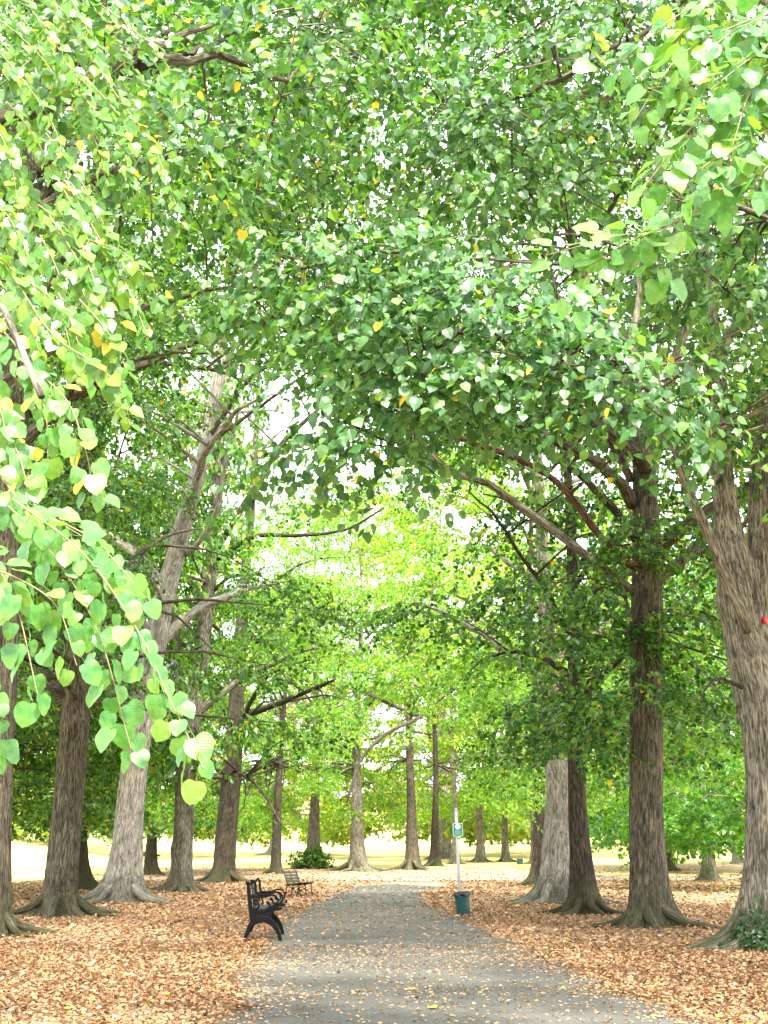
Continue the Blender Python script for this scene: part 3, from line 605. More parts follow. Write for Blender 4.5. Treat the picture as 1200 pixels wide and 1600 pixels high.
b = G(431, 1368); Y = b[1]
lime_tree('lime_tree', 'slim dark lime trunk directly behind the far slatted bench', b, .33, 16, 'dark', H=23, fork=8, zb=4.4, R=6.0, nauto=9, ncl=150, mat_leaf=M_LEAF_SUN, leaf=.14, lean=(.02, 0),
    reject=lambda W: (W[:, 2] < 2.2), shade=(.3, .95), skirt=.3, sides=24)
b = np.array((P(490, 1330, 84)[0], 84, gz(-4.5, 84)))
L7 = b
lime_tree('lime_tree', 'lime trunk with a leafy green thicket of shoots round its foot', b, .46, 17, 'grey', H=24, fork=8, zb=4.6, R=6.6, nauto=9, ncl=120, mat_leaf=M_LEAF_SUN, leaf=.15, reject=lambda W: (W[:, 2] < 1.9), shade=(.4, 1.0), yellow=.03, skirt=.42, sides=24)
b = np.array((P(558, 1330, 80)[0], 80, gz(-1.6, 80)))
lime_tree('lime_tree', 'lime trunk with wide splayed foot, where the path bends away', b, .50, 18, 'grey', H=24, fork=8, zb=6.0, R=6.6, nauto=8, ncl=110, mat_leaf=M_LEAF_SUN, leaf=.15, reject=lambda W: (W[:, 2] < 2.2), shade=(.4, 1.0), yellow=.04, flare=1.3, sides=24,
    limbs=[([(P(548, 1310, 78) + np.array((0, 0, 9)), .12), (P(640, 1112, 75), .11), (P(655, 1120, 71), .11), (P(605, 1145, 69), .10), (P(562, 1190, 68), .085), (P(540, 1255, 67), .05)], 'dark')])

# beyond the bend of the path
FAR_ROW = [(643, 82, .46, 'brown', 'brown lime trunk beyond the path, second left of the white sign post'),
           (680, 88, .33, 'dark', 'slim dark lime trunk beyond the path, first left of the white sign post'),
           (711, 92, .26, 'grey', 'thin grey trunk standing straight behind the white sign post'),
           (751, 97, .36, 'grey', 'grey lime trunk beyond the path, first right of the white sign post'),
           (789, 99, .30, 'grey', 'grey lime trunk just left of the small dark green litter box'),
           (834, 93, .24, 'brown', 'thin brown trunk between the small green litter box and the pale thick trunk')]
for i, (px, Y, r, bk, lab) in enumerate(FAR_ROW):
    x = P(px, 1330, Y)[0]
    lime_tree('lime_tree', lab, (x, Y, gz(x, Y)), r, 30 + i, bk, H=21 + (i % 3), roots=4, fork=8.5, zb=5.2, R=4.8, nauto=7, ncl=60, mat_leaf=M_LEAF_SUN, leaf=.17, per=(24, 10), fine=False, sides=20, rings=44,
              group='lime trunks beyond the bend of the path', reject=lambda W: W[:, 2] < 3.8, shade=(.3, 1.0), yellow=.03, holes=True)

# ------------------------------------------------------------------ the avenue: right row
b = G(1207, 1484); Y = b[1]
R1 = b
lime_tree('lime_tree', 'large forked grey lime tree at the right edge with ivy on its foot', b, .36, 21, 'grey', H=21, fork=9.0, zb=7.0, R=6.4,
    trunk=[(b, .38)] + poly([(1205, 1300, .355), (1203, 1180, .37), (1196, 1100, .42), (1182, 1035, .42), (1164, 965, .35), (1146, 870, .27), (1132, 775, .18), (1124, 660, .17), (1110, 520, .16), (1090, 350, .13), (1070, 100, .09), (1060, -150, .04)], Y),
    limbs=[(poly([(1205, 1120, .24), (1196, 1000, .21), (1188, 900, .19), (1186, 800, .185), (1194, 690, .18), (1215, 520, .16), (1250, 250, .1)], Y + .5, .4), None),
           (poly([(1168, 985, .085), (1150, 945, .08), (1128, 896, .078), (1110, 850, .075), (1092, 808, .07), (1062, 735, .07), (1030, 640, .05), (1010, 540, .03)], Y - .5, -1.2), None),
           (poly([(1160, 1075, .03), (1135, 1060, .025), (1110, 1063, .02), (1090, 1090, .01)], Y - .5, -.6), 'dark')],
    nauto=6, ncl=190, medium=True, leaf=.105, per=(31, 11), dents=[(4.62, -.95, -.72, .26, .30), (5.1, -1.05, -.4, .5, .22), (3.0, -1.5, -.14, .9, .2)], reject=lambda W: (W[:, 2] < 4.4) | ((W[:, 0] < 3.4) & (W[:, 2] < 8.6)),
    extra=[(*P(1080, 740, Y - 1.5), .8), (*P(1150, 690, Y - 1.6), .8), (*P(1040, 700, Y - 1), .7), (*P(1120, 620, Y - 1), .9), (*P(1180, 640, Y - 1.5), .8), (*P(1100, 540, Y - 1), 1), (*P(1170, 540, Y - 1), 1), (*P(1060, 820, Y - .8), .6)])

b = G(1012, 1449); Y = b[1]
lime_tree('lime_tree', 'big brown lime trunk with long spreading roots, limbs arching over the path', b, .32, 22, 'brown', H=23, fork=7.0, zb=8.0, R=6.6,
    trunk=[(b, .34)] + poly([(1010, 1300, .315), (1010, 1150, .30), (1008, 1000, .29), (1011, 880, .30), (1009, 790, .26), (1005, 715, .22), (985, 640, .19), (958, 560, .17), (922, 470, .14), (885, 330, .10), (855, 150, .06), (845, -60, .03)], Y),
    limbs=[(poly([(1000, 885, .09), (975, 878, .085), (937, 846, .07), (881, 775, .065), (825, 730, .06), (750, 702, .055), (701, 681, .04), (660, 640, .025)], Y, -3), 'red'),
           (poly([(1000, 930, .10), (950, 895, .09), (877, 839, .085), (810, 790, .08), (769, 760, .07), (705, 737, .065), (656, 681, .05), (640, 640, .03)], Y, -2.5), 'grey'),
           (poly([(1003, 850, .09), (986, 831, .085), (968, 800, .08), (949, 775, .075), (911, 737, .07), (859, 700, .055), (820, 640, .04)], Y, -1.6), 'dark'),
           (poly([(990, 790, .13), (967, 756, .12), (919, 719, .11), (862, 689, .10), (787, 651, .085), (742, 602, .07), (705, 550, .05), (670, 470, .03)], Y, -3.5), 'brown'),
           (poly([(1010, 735, .15), (1000, 720, .14), (956, 677, .12), (900, 640, .10), (840, 606, .08), (802, 557, .06), (770, 480, .04)], Y, -3), 'brown'),
           (poly([(985, 750, .09), (967, 719, .085), (930, 659, .08), (896, 591, .07), (870, 500, .05), (850, 400, .03)], Y, -2), 'grey'),
           (poly([(1012, 730, .15), (1030, 680, .14), (1050, 570, .12), (1078, 470, .10), (1085, 300, .06)], Y, 1), None),
           (poly([(1015, 900, .16), (1045, 890, .14), (1075, 865, .12), (1130, 800, .08), (1190, 740, .05)], Y, 1.5), 'brown'),
           (poly([(990, 1010, .05), (975, 950, .04), (962, 900, .03)], Y, -.6), 'grey')],
    nauto=4, ncl=190, medium=True, leaf=.11, per=(31, 11), reject=lambda W: (W[:, 2] < 5.2) | ((W[:, 0] < 4.0) & (W[:, 2] < 9.0)),
    extra=[(*P(1010, 820, Y - 1.2), .75), (*P(1050, 800, Y - 1.4), .7), (*P(985, 860, Y - 1), .5), (*P(940, 945, Y - 1.5), .8), (*P(900, 1000, Y - 1.6), .9), (*P(850, 960, Y - 1.8), .9), (*P(870, 910, Y - 1.2), .7), (*P(980, 950, Y - 1), .6),
           (*P(1000, 1075, Y - 1.6), .8), (*P(1050, 1090, Y - 1.4), .7), (*P(940, 1090, Y - 1.4), .7), (*P(1010, 1120, Y - 1.2), .5), (*P(1090, 1040, Y - .5), .7), (*P(920, 1150, Y - .8), .6), (*P(1060, 960, Y - .4), .7), (*P(800, 920, Y - 2), .9), (*P(1000, 990, Y - .8), .4)])

b = G(913, 1429); Y = b[1]
lime_tree('lime_tree', 'mottled dark lime trunk between the pale thick trunk and the big brown trunk', b, .275, 23, 'dark', H=20, fork=5.2, zb=5.0, R=5.2, nauto=8, ncl=140, leaf=.115, lean=(-.01, 0), extra=[(*P(*q), .75, .9) for q in [(950, 1120, 26.5), (880, 1130, 26.5), (905, 1165, 26.3), (950, 1180, 27.4), (860, 1090, 26), (835, 1160, 26.5), (880, 1200, 27.8), (930, 1225, 27.6), (815, 1110, 26)]], reject=lambda W: (W[:, 2] < 3.1) | ((W[:, 0] < 3.2) & (W[:, 2] < 7.0)))
b = G(872, 1411); Y = b[1]
lime_tree('lime_tree', 'thick pale grey lime trunk lit from the right, behind the mottled dark trunk', b, .48, 24, 'pale', H=22, fork=5.5, zb=4.9, R=5.8, nauto=8, ncl=150, mat_leaf=M_LEAF_SUN, leaf=.12, reject=lambda W: (W[:, 2] < 3.2),
    trunk=[(b, .50)] + poly([(876, 1330, .48), (880, 1240, .44), (872, 1180, .38), (862, 1100, .28), (850, 900, .2), (840, 700, .12), (836, 550, .05)], Y))
b = G(846, 1385); Y = b[1]
lime_tree('lime_tree', 'dark lime trunk half hidden behind the left side of the thick pale trunk', b, .36, 25, 'dark', H=23, fork=5.5, zb=5.0, R=6.2, nauto=8, ncl=130, mat_leaf=M_LEAF_SUN, leaf=.14, extra=[(*P(*q), 1.0, .9) for q in [(790, 1150, 46), (760, 1190, 46), (800, 1230, 46), (740, 1120, 46), (700, 1080, 46), (770, 1080, 46), (720, 1160, 47), (660, 1060, 47), (800, 1020, 46), (620, 1020, 48)]], reject=lambda W: (W[:, 2] < 3.5), shade=(.3, .95), sides=24)

# ------------------------------------------------------------------ the two trees that lean in over the camera
def clear_view(W): return in_frame(W) | (W[:, 2] < 3.0) | ((np.abs(W[:, 0]) < 3.2) & (W[:, 1] < 10))
NEAR = [(470, 40, 8.8), (440, 150, 9), (150, 20, 8.5), (500, 30, 9.2), (330, 200, 9), (560, 90, 9.5), (160, 130, 7.6), (100, 60, 7.5), (230, 220, 8)]
B_L0 = np.array((-4.6, 8.6, 0.0))
L0 = lime_tree('lime_tree', 'drooping pale green branch hanging down the left side, some leaves turning yellow', B_L0, .33, 41, 'grey', H=17, fork=4.5, zb=6.0, R=4.6, nauto=6, ncl=60, roots=0, leaf=.095, mat_leaf=M_LEAF_MID,
    reject=clear_view, holes=True, extra=[(*P(*q), .6, 1.3) for q in NEAR], extra_detail=True, yellow=.02,
    limbs=[([(B_L0 + (0, 0, 4.2), .14), (P(-120, 260, 8.2), .09), (P(80, 170, 8.2), .07), (P(200, 100, 8.4), .045), (P(285, 108, 8.6), .038), (P(360, 94, 8.8), .03), (P(455, 122, 9.0), .016)], 'brown'),
           ([(P(190, 105, 8.4), .042), (P(222, 78, 8.3), .038), (P(255, 58, 8.3), .03), (P(330, 20, 8.4), .018)], 'grey'),
           ([(P(215, 100, 8.45), .035), (P(262, 84, 8.6), .03), (P(320, 52, 8.8), .02), (P(390, 30, 9.0), .012)], 'dark'),
           ([(B_L0 + (0, 0, 3.8), .13), (B_L0 + (1.2, -1.6, 5.2), .10), (P(-60, -60, 5.6), .06), (P(60, -90, 5.0), .035), (P(180, -60, 4.6), .02)], None),
           ([(B_L0 + (0, 0, 3.4), .06), (B_L0 + (1.4, -2.4, 4.2), .035), (P(-120, 360, 4.9), .02), (P(-20, 470, 4.4), .012), (P(60, 640, 4.1), .007)], None)])
NEAR_R = [(430, 420, 8.8), (490, 420, 8.7), (560, 400, 8.6), (640, 395, 8.5), (700, 430, 8.5), (560, 470, 8.5), (470, 480, 8.7), (640, 480, 8.4), (760, 470, 8.3), (620, 530, 8.4), (700, 520, 8.3), (840, 510, 8.2), (780, 530, 8.2), (900, 545, 8.1), (950, 590, 8.0), (1000, 625, 7.9), (860, 580, 8.1), (780, 590, 8.1), (660, 600, 8.4), (660, 640, 8.4), (590, 560, 8.5), (510, 690, 8.8), (540, 660, 8.8), (530, 620, 8.8), (400, 470, 9),
          (740, 180, 9.6), (800, 175, 9.4), (690, 160, 9.8), (860, 205, 9.2), (760, 220, 9.4), (640, 200, 10), (700, 230, 9.6), (920, 90, 8.5), (980, 40, 8.4), (860, 70, 8.8), (800, 270, 9.4), (880, 290, 9), (1090, 420, 9.5), (1150, 380, 9), (1130, 450, 9.4), (1180, 450, 9), (1060, 480, 9.6), (1180, 320, 8.4), (1120, 340, 8.6)]
B_R0 = np.array((4.9, 8.8, 0.0))
R0 = lime_tree('lime_tree', 'pale glossy leaved bough reaching in from the top right corner', B_R0, .34, 42, 'brown', H=17, fork=4.5, zb=6.0, R=4.6, nauto=6, ncl=60, roots=0, leaf=.095, mat_leaf=M_LEAF_MID,
    reject=clear_view, holes=True, extra=[(*P(*q), .5, 1.1) for q in NEAR_R], extra_detail=True, yellow=.008,
    limbs=[([(B_R0 + (0, 0, 3.6), .045), (P(1190, 330, 8.5), .022), (P(1000, 400, 8.3), .017), (P(800, 410, 8.4), .013), (P(600, 400, 8.6), .010), (P(450, 430, 8.8), .008)], None),
           ([(B_R0 + (0, 0, 4.2), .08), (P(1200, 0, 8.8), .03), (P(1000, 60, 9.0), .022), (P(850, 140, 9.3), .025), (P(700, 180, 9.7), .014)], None),
           ([(P(1000, 400, 8.3), .014), (P(980, 560, 8.0), .025), (P(1000, 610, 7.9), .012)], None),
           ([(P(800, 410, 8.4), .014), (P(700, 540, 8.4), .014), (P(560, 600, 8.7), .014), (P(520, 690, 8.8), .008)], None),
           ([(B_R0 + (0, 0, 3.3), .11), (B_R0 + (-1.5, -2.6, 4.3), .07), (P(1260, 90, 4.4), .04), (P(1180, 160, 4.2), .022), (P(1120, 190, 4.1), .012)], None)])

def high_only(W): return (W[:, 2] < 7.6) | (in_frame(W, y0=-9999) & (proj(W)[:, 1] > 330))
lime_tree('lime_tree', 'high lime crown spreading across the top of the photo, left of the middle', (-6.4, 14.2, 0), .33, 43, 'brown', H=18, fork=5, zb=8, R=6.8, nauto=7, ncl=170, leaf=.105, per=(26, 10), medium=True, mat_leaf=M_LEAF, reject=high_only, skirt=.1)
lime_tree('lime_tree', 'high lime crown spreading across the top of the photo, right of the middle', (5.7, 12.9, 0), .33, 44, 'brown', H=18, fork=5, zb=8, R=6.6, nauto=7, ncl=170, leaf=.105, per=(26, 10), medium=True, mat_leaf=M_LEAF_MID, reject=high_only, skirt=.1)

# single leaves of the two close branches
def near_leaf_mesh(seed, m, curl, fold, w=1.0):
    rng = np.random.default_rng(seed)
    o = np.array([(.12, -.025), (.31, -.025), (.45, .09), (.515, .26), (.505, .44), (.44, .62), (.325, .775), (.185, .885), (.06, .955)]); o[:, 0] *= w
    o[2:8] += rng.normal(0, .014, (6, 2)); o[:, 0] *= np.where(np.arange(9) % 2, 1.0, .975)
    rib = [(0, .02), (0, .30), (0, .62), (0, 1.0)]
    def Zf(x, y): return fold * abs(x) - curl * y * y + .035 * math.sin(9 * y + seed) * abs(x) * 2
    pts = [(x, y, Zf(x, y)) for x, y in rib]
    mb = MB(); V = list(pts); T = []
    for sgn in (1, -1):
        a = len(V); V += [(sgn * x, y + (.012 * sgn), Zf(x, y)) for x, y in o]
        t = [(0, a, 1), (a, a + 1, 1), (a + 1, a + 2, 1), (a + 2, a + 3, 1), (a + 3, a + 4, 1), (1, a + 4, 2), (a + 4, a + 5, 2), (a + 5, a + 6, 2), (a + 6, a + 7, 2), (a + 7, a + 8, 2), (2, a + 8, 3)]
        T += t if sgn == 1 else [(p, r, q) for p, q, r in t]
    mb.add(np.array(V), None, T)
    tube(mb, resample([(0, -.55, .20), (0, -.25, .05), (0, .03, 0)], 3), [.016, .014, .014], 3, False)
    return mb.mesh('leaf', m)
NEAR_MESH = [near_leaf_mesh(i, M_LEAF_NEAR, .10 + .09 * (i % 4), .06 + .07 * (i % 3), (.92, 1.0, 1.08)[i % 3]) for i in range(8)]
NEAR_YEL = [near_leaf_mesh(20 + i, M_LEAF_YELLOW, .15 + .12 * i, .12) for i in range(3)]
_leafn = {}
def put_leaf(root, p, d, n, s, yellow=False, rng=None):
    d = Vector(d).normalized(); n = Vector(n); n = (n - d * n.dot(d)).normalized(); w = d.cross(n)
    me = (NEAR_YEL if yellow else NEAR_MESH)[int(rng.integers(0, 3 if yellow else 8))]
    o = bpy.data.objects.new('leaf', me); COL.objects.link(o); o.parent = root
    M = Matrix((w, d, n)).transposed().to_4x4(); M = M @ Matrix.Scale(s, 4); M.translation = Vector(p) - root.location
    o.matrix_local = M
    if yellow: o['label'] = 'leaf turned yellow'
    _leafn[root.name] = _leafn.get(root.name, 0) + 1
EXTRA = {}
def hang(root, pl, step, size, rng, yel=0.03, flat=0.0, out=(0, -1, 0), r=.006, cap=300, tw_mat=None):
    r = r * .62
    """a leafy twig: pl = [(px,py,Y)...]"""
    pts = resample([P(*q) for q in pl], 40)
    mb = MB(); tube(mb, pts - np.array(root.location), np.linspace(r, .0014, 40), 5, False); link('twig', mb.mesh('twig', tw_mat or M_TWIG), root)
    L = np.concatenate(([0], np.cumsum(np.linalg.norm(np.diff(pts, axis=0), axis=1)))); T = np.gradient(pts, axis=0); T = nrm(T); k = 0
    pos = .04
    while pos < L[-1]:
        c = np.array([np.interp(pos, L, pts[:, i]) for i in range(3)]); t = np.array([np.interp(pos, L, T[:, i]) for i in range(3)])
        sd = nrm(np.cross(t, np.array(out, float))) * (1 if k % 2 else -1)
        d = sd * rng.uniform(.15, .8) + t * rng.uniform(.1, .6) + np.array((0, 0, -1)) * rng.uniform(.35, 1.1) * (1 - flat) + np.array((rng.normal(0, .25), rng.normal(0, .35), rng.normal(0, .15)))
        n = np.array(out) * rng.uniform(.3, 1.0) + np.array((0, 0, 1)) * rng.uniform(.2, .9) + sd * rng.uniform(-.2, .6) + rng.normal(0, .25, 3)
        s = size * rng.uniform(.62, 1.12); dn = nrm(d)
        if _leafn.get(root.name, 0) < cap: put_leaf(root, c + dn * s * .5 + sd * .012, d, n, s, rng.random() < yel, rng)
        else: EXTRA.setdefault(root.name, []).append((root, c + dn * s * .2, d, n, s, rng.random() < yel))
        k += 1; pos += step * rng.uniform(.6, 1.35)
rng = np.random.default_rng(77)
# left curtain (ends of the twigs, then where each comes from)
CURT = [((20, 780, 4.0), (130, 865, 3.9), (215, 985, 3.75), (262, 1085, 3.65), (318, 1200, 3.55), .03), ((-20, 760, 4.1), (70, 850, 4.0), (150, 980, 3.9), (205, 1170, 3.8), .02), ((-40, 840, 4.0), (20, 930, 3.9), (60, 1090, 3.8), .02),
        ((60, 800, 4.3), (140, 840, 4.2), (200, 900, 4.1), (228, 940, 4.1), .12), ((-40, 880, 3.9), (30, 905, 3.8), (90, 950, 3.8), (120, 1040, 3.8), .03), ((-30, 1040, 4.2), (0, 1110, 4.2), (8, 1190, 4.2), .0),
        ((20, 430, 4.8), (80, 520, 4.6), (150, 570, 4.5), (190, 610, 4.5), (203, 665, 4.5), .10), ((-30, 480, 4.6), (40, 560, 4.5), (70, 640, 4.4), (75, 720, 4.4), .22), ((30, 560, 4.5), (100, 620, 4.4), (130, 690, 4.3), (148, 775, 4.3), .4),
        ((100, 280, 5.3), (160, 380, 5.2), (200, 450, 5.1), (232, 530, 5.0), .06), ((60, 320, 5.3), (130, 370, 5.2), (200, 400, 5.1), (250, 470, 5.1), .08), ((120, 60, 5.9), (190, 160, 5.8), (240, 230, 5.7), (276, 322, 5.6), .02),
        ((70, 60, 5.9), (130, 150, 5.7), (190, 230, 5.6), (210, 310, 5.6), .02), ((-20, 60, 5.6), (40, 130, 5.5), (85, 200, 5.4), (110, 290, 5.4), .06), ((0, -30, 5.8), (60, 30, 5.7), (110, 110, 5.6), (150, 210, 5.6), .02),
        ((-30, 280, 5.0), (20, 350, 4.9), (50, 420, 4.8), (60, 510, 4.8), .06), ((-30, 380, 4.9), (30, 430, 4.8), (90, 480, 4.7), (120, 590, 4.6), .04), ((-30, 620, 4.4), (20, 690, 4.3), (50, 780, 4.2), (80, 860, 4.1), .08),
        ((-30, 160, 5.3), (10, 230, 5.2), (25, 300, 5.2), (30, 380, 5.1), .04), ((120, -20, 6.2), (200, 40, 6.1), (260, 100, 6.0), (290, 170, 6.0), .01), ((-40, 560, 4.4), (0, 640, 4.3), (15, 720, 4.3), .12), ((-30, 700, 4.2), (30, 780, 4.1), (80, 810, 4.1), (150, 850, 4.0), .10)]
for i in range(30):
    x0 = rng.uniform(-50, 130); y0 = rng.uniform(-60, 560); dx, dy = rng.uniform(40, 120), rng.uniform(110, 240); Y0 = np.interp(y0, [-60, 560], [6.1, 4.6]) + rng.uniform(-.2, .4)
    lim = np.interp(y0 + dy, [0, 330, 360, 640, 680, 800], [265, 262, 235, 205, 165, 160])
    if x0 + dx > lim: x0 -= x0 + dx - lim
    CURT.append(((x0, y0, Y0), (x0 + dx * .5, y0 + dy * .35, Y0 - .06), (x0 + dx * .85, y0 + dy * .7, Y0 - .1), (x0 + dx, y0 + dy, Y0 - .12), .05))
CURT.sort(key=lambda c: c[-2][2])
for c in CURT: hang(L0, c[:-1], .027, .072, rng, c[-1] * .55)
# right cluster
CLUS = [((1230, 60, 4.3), (1160, 150, 4.1), (1090, 190, 4.0), (1040, 250, 3.9), (1000, 300, 3.9), .0), ((1240, 180, 4.1), (1170, 220, 4.0), (1100, 260, 3.95), (1060, 310, 3.9), .0), ((1240, 10, 4.4), (1150, 40, 4.3), (1060, 90, 4.2), (990, 190, 4.2), .0),
        ((1150, 290, 4.3), (1050, 350, 4.3), (960, 370, 4.2), (850, 400, 4.2), .0), ((1050, 350, 4.3), (960, 390, 4.2), (910, 440, 4.2), (895, 480, 4.2), .0), ((1060, 340, 4.3), (1020, 380, 4.2), (1040, 430, 4.2), .0), ((1240, 90, 4.2), (1180, 130, 4.1), (1150, 210, 4.0), (1120, 320, 4.0), .0),
        ((1230, -40, 4.5), (1130, -10, 4.4), (1050, 30, 4.4), (960, 100, 4.4), (915, 70, 4.4), .0), ((1240, 240, 4.1), (1200, 260, 4.0), (1170, 300, 4.0), .0), ((1230, 30, 4.2), (1190, 80, 4.1), (1160, 100, 4.0), (1110, 140, 3.9), .0), ((1240, -20, 4.3), (1200, 20, 4.2), (1130, 60, 4.1), (1060, 130, 4.1), .0)]
for i in range(10):
    x0 = rng.uniform(1130, 1260); y0 = rng.uniform(-60, 190); dx, dy = -rng.uniform(60, 150), rng.uniform(70, 150); Y0 = rng.uniform(4.1, 4.8)
    CLUS.append(((x0, y0, Y0), (x0 + dx * .5, y0 + dy * .35, Y0 - .06), (x0 + dx * .85, y0 + dy * .7, Y0 - .1), (x0 + dx, y0 + dy, Y0 - .12), 0.0))
for c in CLUS: hang(R0, c[:-1], .029, .082, rng, c[-1], flat=.45)

for nm, ex in EXTRA.items():
    g = lambda i: np.array([np.asarray(e[i], float) for e in ex])
    V, T, ti = leaf_arrays(rng, g(1) - np.array(ex[0][0].location), g(2), g(3), g(4), True, 0, (.45, .9)); ti[np.repeat([e[5] for e in ex], 9)] = .97
    mb = MB(); mb.add(V, None, T); link('leaves', mb.mesh('leaves', M_LEAF, False, ti), ex[0][0], kind='stuff')
    print('near leaves', nm, _leafn[nm], len(ex))

# ------------------------------------------------------------------ trees out in the field
V_A = lime_tree('tree', 'broad low tree in the field behind the dark trunk at the left edge', (-15.5, 52, gz(-15.5, 52)), .4, 61, 'dark', H=15, fork=3.6, zb=4.4, R=5.6, nauto=10, ncl=150, leaf=.17, per=(26, 11), mat_leaf=M_LEAF, fine=False, roots=0, sides=16, rings=40, skirt=.2, holes=False, group='trees out in the field', shade=(.25, .95))
V_B = lime_tree('tree', 'yellow green tree far behind, left of the trunk with the leafy foot', (-10, 122, gz(-10, 122)), .5, 62, 'grey', H=25, fork=4, zb=3.4, R=7.2, nauto=9, ncl=150, leaf=.23, per=(26, 11), mat_leaf=M_LEAF_FAR, fine=False, roots=0, sides=16, rings=40, skirt=.36, holes=False, group='trees out in the field', shade=(.2, 1.0))
V_C = lime_tree('tree', 'field tree half hidden behind the large ivy footed trunk', (21, 76, gz(21, 76)), .34, 63, 'grey', H=14, fork=3.2, zb=3.6, R=5.2, nauto=8, ncl=110, leaf=.19, per=(26, 11), mat_leaf=M_LEAF_SUN, fine=False, roots=0, sides=16, rings=40, skirt=.35, holes=False, group='trees out in the field', shade=(.1, .7))
FIELD = [(V_A, -10.9, 47, 4.6, 1.75, 'tall dark green tree rising behind the brown trunk with mossy flared roots'),
         (V_A, -12.2, 40, 1.3, .8, 'low dark green field tree showing left of the brown trunk with mossy roots'),
         (V_A, -13, 74, 4.0, 1.0, 'dense field tree between the pale leaning tree and the grey brown forked tree'),
         (V_B, 5, 112, 1.0, 1.45, 'bright yellow green tree behind the slim dark trunk left of the sign post'),
         (V_B, 17, 122, 2.0, 1.4, 'bright yellow green tree far behind the mottled dark trunk'),
         (V_B, -22, 112, 3.0, 1.35, 'large yellow green tree far behind the pale leaning tree'),
         (V_B, 28, 140, 4.2, 1.2, 'large tree far behind the big brown trunk'),
         (V_B, 10, 190, .9, 1.4, 'distant tree on the rise right behind the white sign post'),
         (V_B, -14, 200, 1.9, 1.4, 'distant tree on the rise between the slim dark trunk and the leafy footed trunk'),
         (V_B, 33, 195, 2.7, 1.5, 'distant tree on the rise between the mottled dark trunk and the big brown trunk'),
         (V_B, -45, 190, 3.3, 1.5, 'distant tree on the rise behind the brown trunk with mossy roots'),
         (V_C, 15.2, 62, 1.1, 1.0, 'yellow green field tree midway between the big brown and the ivy footed trunk'),
         (V_C, 24.5, 92, 2.1, 1.1, 'small distant tree on the leaf covered bank, left of the ivy footed trunk'),
         (V_C, 13.5, 47, 3.9, .9, 'nearest of the field trees behind the ivy footed trunk, branches hanging low'),
         (V_A, 17, 80, 5.2, 1.1, 'dense field tree just right of the big brown trunk')]
for src, x, y, rz, s, lab in FIELD:
    kx_ = .56 if s == 1.75 else 1.0
    copy_tree(src, (x, y, gz(x, y) - .02), rz, (s * kx_, s * kx_, s * (.92 + .16 * ((x * 7.3) % 1))), lab, 'trees out in the field')

# ------------------------------------------------------------------ benches
M_IRON = simple('black_iron', (.004, .0042, .0038), .55, 0, .3, 18, .15, .12)
M_SLAT = simple('weathered_dark_wood', (.02, .026, .02), .6, 0, .45, 22, .2)
M_SLAT2 = simple('grey_green_wood', (.075, .068, .045), .75, 0, .35, 22, .2)
def ribbon(mb, path, w, th, y0=0.0, n=None):
    """rectangular bar swept along a path in the XZ plane; w in plane, th along Y"""
    p = np.asarray(path, float); s = resample(p, n or max(4, 5 * len(p))); w = np.broadcast_to(np.interp(np.linspace(0, 1, len(s)), np.linspace(0, 1, np.size(w)), np.atleast_1d(w)), (len(s),)) / 2
    t = nrm(np.gradient(s, axis=0)); nn = np.stack((-t[:, 1], t[:, 0]), 1)
    a = s + nn * w[:, None]; b = s - nn * w[:, None]; c = .25 * w
    def ring(q, y): return np.stack((q[:, 0], np.full(len(q), y), q[:, 1]), 1)
    a2 = s + nn * (w * .7)[:, None]; b2 = s - nn * (w * .7)[:, None]; h = th / 2
    V = np.stack((ring(a, y0 - h * .6), ring(a2, y0 - h), ring(b2, y0 - h), ring(b, y0 - h * .6), ring(b, y0 + h * .6), ring(b2, y0 + h), ring(a2, y0 + h), ring(a, y0 + h * .6)), 1)
    k = len(s); i = np.arange(k - 1)[:, None] * 8; j = np.arange(8); q = np.stack((i + j, i + (j + 1) % 8, i + 8 + (j + 1) % 8, i + 8 + j), -1).reshape(-1, 4)
    e = (k - 1) * 8; caps = [(0, 3, 2, 1), (0, 7, 4, 3), (7, 6, 5, 4), (e, e + 1, e + 2, e + 3), (e, e + 3, e + 4, e + 7), (e + 4, e + 5, e + 6, e + 7)]
    mb.add(V.reshape(-1, 3), np.concatenate((q, np.array(caps))))
def plate(mb, outline, th, y0=0.0):
    o = np.asarray(outline, float); n = len(o); c = o.mean(0)
    A = np.stack((o[:, 0], np.full(n, y0 - th / 2), o[:, 1]), 1); B = A + (0, th, 0)
    V = np.concatenate((A, B, [(c[0], y0 - th / 2, c[1]), (c[0], y0 + th / 2, c[1])])); j = np.arange(n); k = (j + 1) % n
    mb.add(V, np.stack((j, k, k + n, j + n), 1), np.concatenate((np.stack((k, j, np.full(n, 2 * n)), 1), np.stack((j + n, k + n, np.full(n, 2 * n + 1)), 1))))
def U(x, y): return ((x - 130) / 872.0, (1072 - y) / 872.0)      # bench profile, metres
